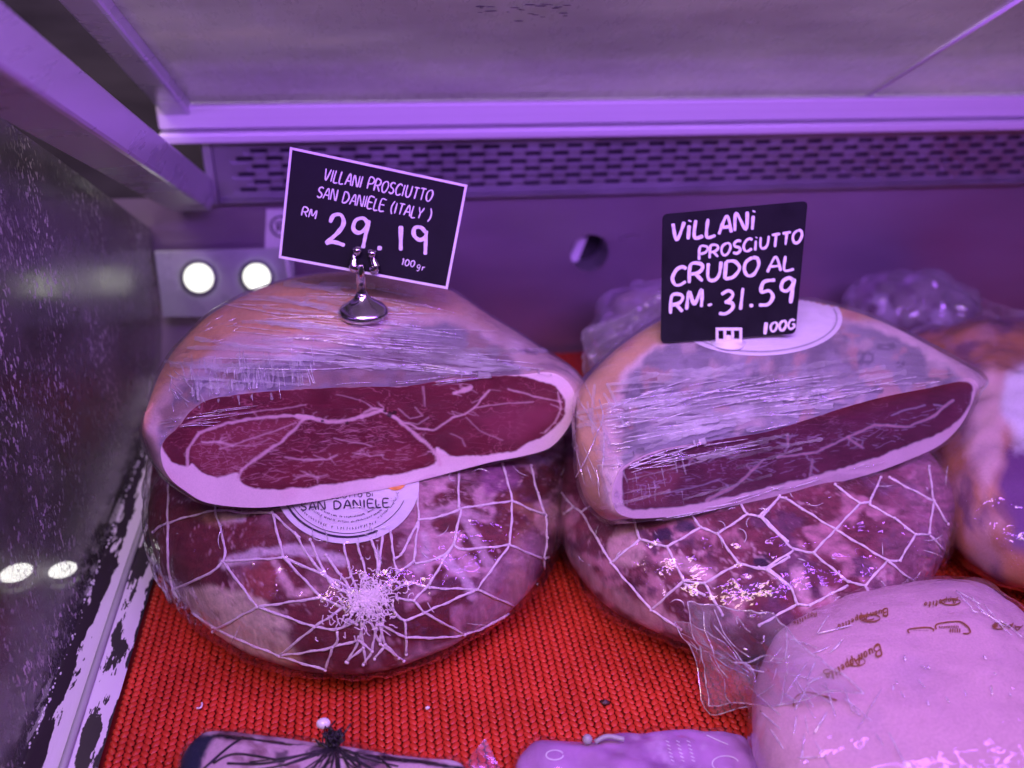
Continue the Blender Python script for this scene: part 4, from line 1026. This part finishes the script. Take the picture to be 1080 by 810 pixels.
def paint_body2(P, V):
    s = 251; Pw = P+np.column_stack([n2(P, 18, s), n2(P, 18, s+1)])*4
    C = np.tile(SKIN*np.array([.9, .95, 1.05]), (len(P), 1))*(1+.2*n2(P, 35, s+2))[:, None]
    C = mixc(C, (.50, .22, .22), sst(n2(P, 30, s+3), .1, .6)*.6)
    fat = [(640, 560), (634, 500), (640, 440), (646, 420), (660, 390), (690, 365), (730, 348), (1040, 330), (1050, 560)]
    fm = sst(poly_sd(Pw, fat), 6, -5); C = mixc(C, (.62, .45, .46), fm); C = mixc(C, FAT, fm*sst(n2(Pw, 30, s+15), -.4, .4)*.7)
    gr = [(656, 500), (652, 460), (656, 425), (664, 398), (684, 374), (720, 352), (760, 335), (850, 330), (905, 340), (950, 359), (1005, 390), (1022, 408), (1000, 440), (700, 540)]
    g = sst(poly_sd(Pw+np.column_stack([n2(P, 9, s+16), n2(P, 9, s+17)])*3, gr), 5, -5); G_ = np.tile(GREY*1.0, (len(P), 1))*(1+.2*n2(P, 30, s+5))[:, None]
    G_ = mixc(G_, (.58, .46, .46), sst(n2(Pw, 26, s+7), .1, .6)*.65); G_ = mixc(G_, (.13, .10, .14), sst(n2(Pw, 20, s+18), .15, .6)*.6); G_ = mixc(G_, (.50, .28, .26), sst(n2(Pw, 18, s+19), .3, .7)*.6)
    C = C*(1-g[:, None])+G_*g[:, None]
    for (x, y, rx, ry) in ((914, 378, 10, 7), (935, 366, 14, 4), (950, 384, 4, 3), (860, 412, 12, 5), (925, 412, 8, 4), (795, 402, 16, 7), (670, 412, 14, 9), (985, 400, 9, 3)):
        d = np.hypot((P[:, 0]-x)/rx, (P[:, 1]-y)/ry)+.4*n2(P, 6, s+9); C = mixc(C, (.10, .085, .13), sst(np.abs(d-.65), .4, .1)*.75)
    return C
mobj('rind', V, Fc, M['flesh'], hh2, col=paint_body2(project(V), V))
LEANP2 = [(657, 500), (663, 491), (691, 477), (731, 468), (775, 460), (810, 454), (850, 442), (890, 429), (930, 418), (975, 409), (1016, 402), (1026, 412), (1021, 430), (1008, 446), (986, 459), (960, 468), (925, 482), (870, 499), (820, 512), (770, 524), (735, 531), (700, 536), (668, 537), (657, 530)]
VEINS2 = [([(680, 484), (720, 483), (775, 480), (781, 475)], .8, 1.8, .8), ([(745, 528), (760, 520), (777, 511), (792, 498), (806, 484)], 4.5, 1.4, .8), ([(820, 482), (860, 477), (894, 461), (922, 449), (959, 450), (987, 437), (1004, 422)], 1.6, 2.2, .9),
 ([(894, 461), (910, 473)], 3, 1.2, .8), ([(857, 484), (854, 502)], 2, 1.5, .6), ([(830, 459), (832, 470), (828, 476)], 2.4, 1.2, .6), ([(940, 438), (962, 430), (975, 427)], 1.2, .8, .6), ([(700, 520), (740, 512), (760, 505)], .8, .8, .4)]
CF = paint_face(project(FV), LEANP2, VEINS2, [(665, 500), (800, 470), (1000, 425), (960, 465), (760, 515), (670, 530)], 200, [([(659, 535), (662, 495), (700, 480), (720, 500), (700, 530)], (.30, .05, .06), 8)], 171)
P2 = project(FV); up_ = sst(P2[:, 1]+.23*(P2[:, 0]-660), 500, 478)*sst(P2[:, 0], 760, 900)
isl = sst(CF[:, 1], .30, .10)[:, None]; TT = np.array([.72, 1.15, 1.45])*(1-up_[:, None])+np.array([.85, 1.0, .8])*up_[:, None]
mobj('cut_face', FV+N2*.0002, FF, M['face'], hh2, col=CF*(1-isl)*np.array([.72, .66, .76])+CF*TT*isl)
Nb = normals(V, Fc); VF = V+Nb*(.0022+.0010*fbm(V*45, 15, 3))[:, None]; nb_ = len(VF); FV2 = FV+N2*.0022
castc = caster(V, Fc); castb2 = caster(np.vstack([VF, FV2]), list(Fc)+[tuple(i+nb_ for i in f) for f in FF])
b = MB(); b.add(VF, Fc); b.add(FV2, FF, 2)
creases(b, castb2, [(680, 415), (730, 400), (880, 400), (900, 420), (800, 450), (680, 465), (660, 450)], 60, -9, (25, 100), (.00018, .0004), .0003, 1, 4)
creases(b, castb2, [(642, 425), (660, 425), (664, 480), (645, 480)], 22, -8, (6, 18), (.0002, .0004), .0003, 1, 5)
creases(b, castb2, [(650, 490), (690, 474), (800, 460), (800, 475), (690, 492)], 26, -9, (20, 70), (.00014, .0003), .0003, 1, 4)
creases(b, castb2, [(662, 495), (700, 485), (700, 530), (664, 535)], 5, 82, (6, 26), (.00008, .00016), .0003, 1, 4)
creases(b, castb2, [(612, 420), (640, 400), (640, 520), (612, 500)], 10, 70, (15, 45), (.00014, .00028), .0003, 1, 15)
creases(b, castb2, [(800, 400), (1000, 392), (1010, 405), (820, 440)], 30, -10, (10, 40), (.00014, .0003), .0003, 1, 6)
creases(b, castb2, [(700, 545), (1000, 465), (1000, 478), (700, 550)], 10, -14, (20, 60), (.00014, .0003), .0003, 1, 3)
for q in ([(632, 422), (636, 440), (628, 462), (618, 485), (608, 503)], [(660, 492), (720, 470), (800, 456), (850, 442)], [(663, 494), (740, 468), (830, 448)]):
    for run in draped(castb2, q, .0004, 3): b.tube(run, .00036, 5, 1)
layers(b, castb2, [(665, 400), (740, 385), (900, 385), (930, 405), (800, 452), (665, 485)], 60, -9, (30, 130), (1.5, 6), .0004)
layers(b, castb2, [(660, 495), (820, 460), (820, 505), (665, 538)], 9, -13, (40, 110), (1.5, 4), .0004, sp=3)
layers(b, castb2, [(660, 495), (720, 478), (725, 525), (665, 538)], 6, 84, (10, 34), (.8, 2.2), .0004, sp=4)
layers(b, castb2, [(612, 420), (655, 410), (655, 530), (612, 500)], 14, 75, (20, 60), (1.5, 5), .0004, sp=14)
b.build('stretch_film', [M['film2'], M['crease_glint'], M['face_film'], M['layer']], hh2)
lab2 = round_label(hh2, castc, (800, 337), 88, 39, .0006)
b = MB(); ribbon(b, [(800+82*cos(a), 337+35*sin(a)) for a in np.linspace(-.3, pi+.3, 50)], 1.6, lambda x, y: castc(x, y, .001), .05)
b.build('printed_ring', M['seal'], lab2)

# ================================================================== PRICE CARDS
def card(label, corners, P, N, rad, border, texts, stand=None):
    N = np.array(N)/np.linalg.norm(N); mp0 = lambda x, y: onplane(x, y, P, N)
    c4 = [np.array(c, float) for c in corners]
    out = []
    for k in range(4):
        p, a, d = c4[k], c4[k-1], c4[(k+1) % 4]
        ua, ud = (a-p)/np.linalg.norm(a-p), (d-p)/np.linalg.norm(d-p)
        for s_ in np.linspace(0, 1, 7 if rad > 1.5 else 2):
            q = p+ua*rad*(1-s_)**2+ud*rad*s_**2; out.append(q)
    Vf = [mp0(*q) for q in out]; n = len(Vf)
    cen = np.mean(Vf, 0); bot = .5*(mp0(*c4[2])+mp0(*c4[3]))
    t = thing('price_card', bot, label, 'price card')
    b = MB(); b.add(Vf+[v-N*.0012 for v in Vf], [tuple(range(n))[::-1], tuple(range(n, 2*n))]+[(k, (k+1) % n, n+(k+1) % n, n+k) for k in range(n)])
    b.build('board', M['black_card'], t, smooth=False)
    if border:
        b = MB(); cp = np.mean(c4, 0); inn = []
        for k in range(4):
            p, a, d = c4[k], c4[k-1], c4[(k+1) % 4]; ua, ud = (a-p)/np.linalg.norm(a-p), (d-p)/np.linalg.norm(d-p); inn.append(p+(ua+ud)*border)
        for k in range(4):
            k2 = (k+1) % 4; b.add([mp0(*c4[k])+N*.0004, mp0(*c4[k2])+N*.0004, mp0(*inn[k2])+N*.0004, mp0(*inn[k])+N*.0004], [(0, 1, 2, 3)])
        o = b.build('white_border', M['white_edge'], t, smooth=False)
        s_ = o.modifiers.new('s', 'SOLIDIFY'); s_.thickness = .0006; s_.offset = 0
    b = MB(); mp = lambda x, y: mp0(x, y)+N*random.uniform(.00028, .00042)
    for (txt, p0, p1, h, sl_, up, w, jit) in texts:
        for st in text_strokes(txt, p0, p1, h, sl_, up, jit):
            z = random.uniform(.0003, .0006); ribbon(b, st, w, lambda x, y: mp0(x, y)+N*z, .22)
    b.build('lettering', M['white_ink'], t, smooth=False)
    return t, mp0, N

# left card on its metal stand
SB = castb(383, 331); SB = np.array(SB)
stand = thing('card_stand', SB, 'small metal stand with round domed foot and two clip prongs holding the left card', 'card holder')
b = MB(); b.lathe(SB-np.array([0, 0, .0012]), [(.0130, 0), (.0146, .0012), (.0148, .0032), (.0125, .0058), (.0085, .0082), (.0050, .0110), (.0034, .0140), (.0030, .0150)], 48); b.build('foot', M['chrome'], stand)
b = MB(); b.lathe(SB+np.array([0, 0, .0135]), [(.0030, 0), (.0030, .0172), (.0026, .0178)], 24); b.build('stem', M['chrome'], stand)
top = SB+np.array([0, 0, .030])
CN = np.array([-.02, -1.0, .30]); CN /= np.linalg.norm(CN); CP = top+np.array([0, .0005, 0])
T1 = lambda t_, p0, p1, h, w, j=.03, sl_=.38: (t_, p0, p1, h, sl_, (-.13, -1), w, j)
cardt, mp1, CNn = card('black price card with white border lettered 29.19, standing on the left ham', [(306, 155), (493, 195), (472, 305), (294, 272)], CP, CN, .6, 2.6,
    [T1('VILLANI PROSCIUTTO', (341, 190), (455, 213), 13, 1.55), T1('SAN DANIELE (ITALY )', (334, 208), (454, 233), 12.5, 1.5), T1('RM', (318, 227), (333, 231), 10, 1.5),
     T1('29', (343, 258), (389, 262), 33, 4.3, .02, .25), T1('.', (398, 262), (406, 264), 14, 5, .0), T1('l', (421, 264), (427, 266), 27, 4.4, .02, .12), T1('9', (436, 264), (454, 270), 29, 4.0, .02, .1), T1('100', (423, 279), (437, 282), 7.5, 1.3), T1('gr', (439, 283), (448, 286), 9, 1.0)])
b = MB()
for dx, dy in ((-10, 0), (12, 3)):
    base = [(384+dx*.55, 285), (384+dx*1.05, 281+dy*.5), (383+dx*.95, 272+dy), (383+dx*.8, 268+dy), (384+dx*.7, 264+dy)]
    rr_ = [.0018, .0030, .0023, .0016, .0019]
    P_ = np.array([mp1(*q)+CNn*.0034 for q in base]); b.tube(spline(P_, 14), np.interp(np.linspace(0, 4, 14), range(5), rr_), 10)
    b.ball(mp1(384+dx*.7, 264+dy)+CNn*.0038, .0027, seg=12, rings=8)
b.build('clip_prong', M['chrome'], stand)

# right card, rounded corners, clear clip at its lower edge
CB = castc(768, 362, .001)
CN2 = np.array([-.10, -1.0, .22]); CN2 /= np.linalg.norm(CN2)
T2 = lambda t_, p0, p1, h, w, sl_=.06: (t_, p0, p1, h, sl_, (.02, -1), w, .05)
card2t, mp2, CN2n = card('black price card with rounded corners hand lettered 31.59 in thick marker, right ham', [(699, 226), (852, 212), (839, 352), (697, 362)], np.array(CB)+np.array([0, 0, .004]), CN2, 6, 0,
    [T2('ViLLANi', (708, 254), (797, 241), 18.5, 3.5), T2('PROSCiUTTO', (737, 273.5), (846, 255.5), 13, 2.8), T2('CRUDO', (708, 302), (801, 289), 19, 3.5), T2('AL', (809, 287), (838, 284), 15, 2.8),
     T2('RM', (707, 330), (741, 324), 19, 3.5), T2('-', (746, 326), (754, 324), 12, 3.4), T2('3l', (758, 331), (787, 325), 23, 3.6), T2('-', (790, 326), (797, 325), 12, 3.4), T2('59', (799, 323), (839, 318), 26, 3.9), T2('l', (805, 352), (810, 352), 13, 3.4), T2('OOG', (812, 350), (838, 346), 9.5, 2.6)])
clip = thing('card_clip', CB, 'small pale slotted plastic clip gripping the lower edge of the hand lettered card', 'card holder')
b = MB()
def pq(x0, y0, x1, y1, o0, o1):
    a = [mp2(x0, y1), mp2(x1, y1), mp2(x1, y0), mp2(x0, y0)]; b.box([p+CN2n*o1 for p in a]+[p+CN2n*o0 for p in a])
pq(754, 345, 782, 348, .0006, .0022); pq(754, 357, 782, 361, .0006, .0022)
for x in (754, 762.2, 770.4, 779): pq(x, 348, x+3, 357, .0007, .0021)
b.build('front_jaw', M['white_edge'], clip, smooth=False, bevel=.0003)
b = MB(); a = [mp2(754, 363), mp2(782, 363), mp2(782, 350), mp2(754, 350)]; b.box([p-CN2n*.0014 for p in a]+[p-CN2n*.003 for p in a]); b.build('back_jaw', M['white_edge'], clip, smooth=False)
b = MB(); b.lathe(np.array(CB)-np.array([0, 0, .001])-CN2n*.002, [(.011, 0), (.011, .0015), (.004, .003), (.003, .006)], 30); b.build('foot', M['white_edge'], clip)

# ================================================================== WHITE PAPER PACK lower right
eqp = [onz(x, y, .030)[:2] for x, y in [(791, 742), (797, 712), (812, 686), (840, 664), (880, 648), (930, 638), (985, 630), (1030, 634), (1062, 654), (1095, 685), (1130, 735), (1140, 800), (1090, 870), (1000, 905), (900, 890), (825, 840), (798, 790)]]
VP, FP = blob(eqp, .028, .060, n=3.2, bumps=.0014, seed=41, A=260, Rn=60, dome=.007)
_Np = normals(VP, FP); _q = VP*np.array([26, 60, 40]); VP = VP-_Np*(.0011*np.abs(fbm(_q, 77, 3))**.7)[:, None]; VP[:, 2] = np.maximum(VP[:, 2], 0)
c = VP.mean(0); pk = thing('wrapped_pack', (c[0], c[1], 0), 'plump white paper pack with gold script print in clear film, lower right', 'package')
P = project(VP); C = np.tile(np.array([.68, .45, .50]), (len(VP), 1))*(1+.04*n2(P, 40, 3))[:, None]; C = mixc(C, (.52, .36, .46), sst(n2(P, 60, 5), .1, .8)*.4)
mobj('paper_wrap', VP, FP, M['flesh'], pk, col=C)
castp = caster(VP, FP); b = MB(); mp = lambda x, y: castp(x, y, .0009)
z5 = lambda x, y: (700+x/2.842, 620+y/2.842)
def script(txt, p0, p1, h, w=1.35):
    for st in text_strokes(txt, z5(*p0), z5(*p1), h, .25): ribbon(b, st, w, mp, .3)
script('Buon', (645, 172), (580, 205), 11, 1.7); script('Appetito', (585, 205), (485, 262), 9.5, 1.6)
script('Buon', (670, 65), (618, 78), 7); script('Appetito', (610, 78), (520, 115), 6.5)
script('Appetito', (880, 32), (780, 48), 6); script('Appe', (1075, 115), (985, 112), 6); script('Appetito', (460, 75), (390, 105), 5)
el = lambda c, rx, ry, a0, a1: [z5(c[0]+rx*cos(t_), c[1]+ry*sin(t_)) for t_ in np.linspace(a0, a1, 22)]
for e in (el((618, 95), 30, 11, 0, 6.3), el((612, 95), 18, 6, 0, 5), el((575, 225), 28, 13, -1.2, 2.5), el((490, 255), 10, 7, 0, 6), el((860, 46), 28, 9, 0, 6.2), el((1005, 118), 22, 9, 1, 5.5)): ribbon(b, e, 1.2, mp, .3)
for e in ([(735, 140), (730, 132), (742, 126), (790, 122), (808, 128), (806, 134)], [(816, 128), (820, 112), (880, 104), (905, 116), (917, 132), (912, 140), (895, 140)], [(392, 360), (392, 340), (410, 322), (440, 318), (480, 328), (520, 342)]):
    ribbon(b, [z5(*q) for q in e], 1.5, mp, .2)
for k in range(12): x = 825+k*5; ribbon(b, [z5(x, 118-k*.3), z5(x+2, 125)], .8, mp, .2)
for k in range(5): x = 858+k*7; ribbon(b, [z5(x, 125), z5(x, 138)], 1.2, mp, .2)
for k in range(8): x = 748+k*6; ribbon(b, [z5(x, 130), z5(x+3, 132)], .6, mp, .2)
b.build('gold_print', M['gold'], pk)
Np = normals(VP, FP); VPF = VP+Np*(.0016+.0014*np.abs(fbm(VP*70, 8, 3)))[:, None]; VPF[:, 2] = np.maximum(VPF[:, 2], .0008)
b = MB(); b.add(VPF, FP); castf = caster(VPF, FP)
creases(b, castf, [(930, 690), (1040, 685), (1070, 740), (940, 745)], 14, 68, (4, 12), (.00025, .0006), .0002, 1, 18)
creases(b, castf, [(800, 690), (880, 645), (900, 660), (860, 720), (800, 740)], 14, -40, (10, 40), (.0002, .0004), .0002, 1, 25)
creases(b, castf, [(800, 740), (900, 720), (960, 800), (830, 805)], 24, 60, (10, 50), (.0002, .0004), .0002, 1, 25)
creases(b, castf, [(990, 625), (1035, 632), (1075, 670), (1060, 672)], 12, 38, (8, 30), (.0002, .0004), .0002, 1, 10)
M['packfilm'] = film('pack_film', (30, 60, 30), .5, .003, .07, .004, gain=1.1, base=0, big=45, bbig=.35)
b.build('clear_film', [M['packfilm'], M['crease_glint']], pk)

# ================================================================== RIGHT-EDGE HAM and the wrapped pieces behind
eqr = [onz(x, y, .045)[:2] for x, y in [(982, 505), (994, 540), (1025, 572), (1075, 596), (1140, 600), (1200, 560)]]+[np.array(p) for p in ((.60, .58), (.585, .65), (.52, .68), (.44, .67), (.395, .61))]
VR, FR = blob(eqr, .040, .092, n=2.3, bumps=.005, seed=61, A=160, Rn=40)
c = VR.mean(0); rh = thing('whole_ham', (c[0], c[1], 0), 'whole orange skinned ham in film, cut off by the right photo edge', 'ham')
def paint_r(P, V):
    s = 301; Pw = P+np.column_stack([n2(P, 25, s), n2(P, 25, s+1)])*8
    C = np.tile(np.array([.42, .18, .10]), (len(P), 1))*(1+.3*n2(P, 30, s+2))[:, None]
    C = mixc(C, (.55, .36, .46), sst(n2(Pw, 40, s+5), .1, .6)*.45); C = mixc(C, (.16, .07, .15), sst(n2(Pw, 34, s+6), .25, .6)*.8)
    C = mixc(C, (.72, .50, .52), sst(poly_sd(Pw, [(1020, 400), (1050, 390), (1062, 440), (1040, 520), (1020, 480)]), 10, -10)*.9)
    C = mixc(C, (.16, .06, .20), sst(poly_sd(Pw, [(1066, 540), (1050, 510), (1060, 470), (1100, 450), (1120, 600), (1060, 580)]), 8, -8))
    C = mixc(C, (.74, .72, .80), sst(poly_sd(Pw, [(1060, 400), (1120, 370), (1120, 470), (1075, 470), (1056, 440)]), 8, -8))
    return C
mobj('meat', VR, FR, M['flesh'], rh, col=paint_r(project(VR), VR))
Nr = normals(VR, FR); VRF = VR+Nr*(.003+.003*fbm(VR*50, 9, 3))[:, None]; VRF[:, 2] = np.maximum(VRF[:, 2], .001); mobj('clear_film', VRF, FR, M['bag'], rh)

def wrapped(name, label, eq, zeq, top, base, seed, tail=None):
    V_, F_ = blob(eq, zeq, top, n=2.2, bumps=.005, seed=seed, A=140, Rn=36)
    c = V_.mean(0); t = thing(name, (c[0], c[1], 0), label, 'ham')
    P = project(V_); C = np.tile(np.array(base), (len(V_), 1))*(1+.3*n2(P, 20, seed))[:, None]; C = mixc(C, (.5, .42, .58), sst(n2(P, 26, seed+1), .05, .5)*.8)
    mobj('meat', V_, F_, M['flesh'], t, col=C); N_ = normals(V_, F_)
    VF_ = V_+N_*(.004+.005*fbm(V_*55, seed+3, 3))[:, None]; VF_[:, 2] = np.maximum(VF_[:, 2], .001); mobj('clear_bag', VF_, F_, M['flap'], t)
    return t
def ell(cx, cy, rx, ry, a, n=12): return [np.array((cx+rx*cos(t_)*cos(a)-ry*sin(t_)*sin(a), cy+rx*cos(t_)*sin(a)+ry*sin(t_)*cos(a))) for t_ in np.linspace(0, 2*pi, n+1)[:-1]]
w1 = wrapped('wrapped_ham', 'dark wrapped ham shank with crumpled violet film by the back wall at right', ell(.475, .735, .058, .036, -.25), .045, .080, (.16, .07, .16), 77)
pl = onz(1005, 330, .11)
sheet('bag_tail', [ony(960, 300, .74), ony(1010, 372, .70), ony(1120, 340, .74), ony(1120, 385, .70)], 40, 40, .004, (3, 3), M['flap'], w1, 15)
w2 = wrapped('wrapped_ham', 'pale wrapped ham in gathered clear bag behind the hand lettered card', ell(.225, .70, .052, .050, .3), .05, .088, (.40, .30, .36), 87)
sheet('bag_tail', [ony(612, 352, .66), ony(618, 412, .62), ony(705, 308, .68), ony(680, 372, .62)], 40, 40, .004, (4, 3), M['flap'], w2, 25)

# ================================================================== FRONT PACKAGES at the lower edge
eqf = [onz(x, y, .018)[:2] for x, y in [(190, 812), (208, 780), (232, 775), (280, 781), (335, 789), (400, 798), (455, 804), (492, 812), (500, 860), (440, 950), (300, 950), (200, 900)]]
VQ, FQ = blob(eqf, .018, .030, n=2.6, bumps=.001, seed=91, A=200, Rn=40)
c = VQ.mean(0); fq = thing('netted_package', (c[0], c[1], 0), 'pale meat package with black strings and dark edge at the lower left', 'package')
P = project(VQ); Pw = P+np.column_stack([n2(P, 18, 1), n2(P, 18, 2)])*4; C = np.tile(np.array([.70, .52, .58]), (len(VQ), 1)); C = mixc(C, (.24, .11, .14), sst(n2(Pw, 22, 3), .0, .5)*.8); C = mixc(C, (.03, .02, .04), sst(n2(Pw, 14, 8), .35, .6)*.8); C = mixc(C, (.74, .62, .66), sst(n2(Pw, 30, 6), .2, .6))
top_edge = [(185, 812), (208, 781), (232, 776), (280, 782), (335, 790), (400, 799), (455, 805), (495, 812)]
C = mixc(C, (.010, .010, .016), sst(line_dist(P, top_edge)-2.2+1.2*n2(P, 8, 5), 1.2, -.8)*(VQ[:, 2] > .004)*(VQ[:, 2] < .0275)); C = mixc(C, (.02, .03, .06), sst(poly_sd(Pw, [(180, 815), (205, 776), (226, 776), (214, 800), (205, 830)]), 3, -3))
mobj('meat', VQ, FQ, M['flesh'], fq, col=C); castq = caster(VQ, FQ)
b = MB()
for pl in ([(352, 789), (320, 797), (280, 806), (240, 806)], [(352, 789), (300, 808)], [(215, 812), (240, 790), (256, 779)], [(354, 790), (340, 812)], [(354, 790), (349, 812)], [(356, 790), (358, 812)], [(358, 790), (368, 812)], [(358, 790), (378, 812)], [(375, 795), (380, 812)], [(346, 790), (330, 812)], [(400, 799), (412, 812)], [(225, 806), (250, 796), (300, 804)]):
    for run in draped(castq, pl, .0006, 3): b.tube(run, .0006, 5)
for k in range(22):
    a = random.uniform(.15, 2.9); L = random.uniform(20, 120); x1, y1 = 354+cos(a)*L, 789+abs(sin(a))*L*.5+random.uniform(0, 8)
    for run in draped(castq, [(354+random.gauss(0, 3), 790), ((354+x1)/2+random.gauss(0, 4), (790+y1)/2+random.gauss(0, 2)), (x1, y1)], .0006, 3): b.tube(run, random.uniform(.00025, .0005), 5)
b.build('strings', M['black_cord'], fq)
kc = castq(352, 789); b = MB()
for k in range(80):
    a = random.uniform(0, 2*pi); q = [np.array(kc)]
    for s_ in range(3): q.append(q[-1]+np.array([random.gauss(0, .0016), random.gauss(.0012, .0016), abs(random.gauss(.0014, .001))]))
    b.tube(spline(q, 7), .00045, 5)
b.build('string_knot', M['black_cord'], fq)
b = MB(); kk = onz(341, 763, .020); b.ball(kk, .0036, seg=18, rings=12, sc=(1, .8, .8)); b.build('glint_bead', pbr('white_glint', (.85, .83, .84), .15, 0, .05, coat=1), fq)  # white ball put in for a bright reflected spot
Nq = normals(VQ, FQ); VQF = VQ+Nq*(.0018+.001*fbm(VQ*80, 4, 2))[:, None]; VQF[:, 2] = np.maximum(VQF[:, 2], .0008); mobj('clear_bag', VQF, FQ, M['bag'], fq)

eqv = [onz(x, y, .012)[:2] for x, y in [(548, 815), (560, 795), (580, 788), (625, 786), (650, 780), (700, 773), (745, 769), (775, 773), (795, 785), (815, 812), (830, 870), (760, 950), (640, 950), (560, 880)]]
VS, FS = blob(eqv, .012, .024, n=2.4, bumps=.007, seed=101, A=260, Rn=60)
c = VS.mean(0); vp = thing('plastic_pouch', (c[0], c[1], 0), 'crumpled violet plastic pouch with knotted neck and pale print at the lower middle', 'package')
P = project(VS); C = np.tile(np.array([.52, .27, .58]), (len(VS), 1))*(1+.2*n2(P, 30, 9))[:, None]; C = mixc(C, (.72, .52, .78), sst(n2(P, 24, 12), .1, .6)*.7)
mobj('pouch_skin', VS, FS, flesh('violet_plastic', .25, .6, fine=120, var=.10, coat=.8), vp, col=C); castv = caster(VS, FS)
b = MB(); mpv = lambda x, y: castv(x, y, .0005)
def flush_print():
    global b
    if b.n: b.build('pale_print', M['white_edge'], vp)
    b = MB()
for e in ([(585+9*cos(a), 797+5*sin(a)) for a in np.linspace(0, 6, 18)], [(765+14*cos(a), 806+8*sin(a)) for a in np.linspace(2.5, 6, 18)], [(745, 776), (758, 782), (768, 786)]): ribbon(b, e, 1.2, mpv, .2); flush_print()
for x0 in (702, 713, 724):
    for k in range(6): ribbon(b, [(x0+k*1.0, 782+k*4), (x0+4+k*1.0, 784+k*4)], 1.1, mpv, .2)
flush_print()
kc = castv(640, 786); b = MB(); b.tube(spline([kc+np.array([-.006, 0, .003]), kc+np.array([0, .001, .005]), kc+np.array([.008, -.001, .004])], 10), .0012, 8); b.ball(kc+np.array([-.009, .003, .002]), .0025, seg=10, rings=7); b.build('neck_clip', M['seal'], vp)
Ns = normals(VS, FS); VSF = VS+Ns*(.0012+.0012*np.abs(fbm(VS*90, 14, 2)))[:, None]; VSF[:, 2] = np.maximum(VSF[:, 2], .0008); mobj('clear_film', VSF, FS, M['packfilm'], vp)
# upright film corner between the two front packages
p0, p1, p2 = onz(484, 818, .004), onz(534, 818, .004), onz(512, 779, .012)
V_ = []; n_ = 16; idx = {}
for i in range(n_+1):
    for j in range(n_+1-i):
        u, v = i/n_, j/n_; idx[(i, j)] = len(V_); V_.append(p0*(1-u-v)+p1*u+p2*v+np.array([0, 0, .002*sin(5*u+3*v)]))
F_ = [(idx[(i, j)], idx[(i+1, j)], idx[(i, j+1)]) for i in range(n_) for j in range(n_-i)]+[(idx[(i+1, j)], idx[(i+1, j+1)], idx[(i, j+1)]) for i in range(n_) for j in range(n_-i-1)]
mobj('film_corner', V_, F_, film('pink_film', (60, 60, 60), .3, .002, .2, .22, gain=1.2, tint=(.9, .8, .86), hazecol=(.75, .45, .55)), fq)

# crumbs on the mat
def crumb(name, px, label, r, mat):
    p = onz(*px, .001); b = MB(); b.ball(p, r, seg=9, rings=7, sc=(1.2, .8, .7)); V_ = np.vstack(b.v); V_ = V_+(V_-p)*(.5*fbm(V_*900, 3, 2))[:, None]
    tag(mobj(name, V_, b.f, mat), label, 'crumb')
crumb('meat_crumb', (638, 741), 'tiny dark crumb on the red mat above the violet pouch', .0022, pbr('crumb_dark', (.06, .02, .02), .5))
crumb('fat_crumb', (451, 747), 'tiny pale crumb on the red mat left of the dark crumb', .0014, M['white_edge'])
tp = [onz(x, y, .0025) for x, y in ((207, 747), (212, 746), (213, 741))]
b = MB(); b.tube(spline(tp, 8), .0006, 5); tag(b.build('plastic_shred', M['cord']), 'tiny curled pale shred on the red mat near the ledge', 'shred')
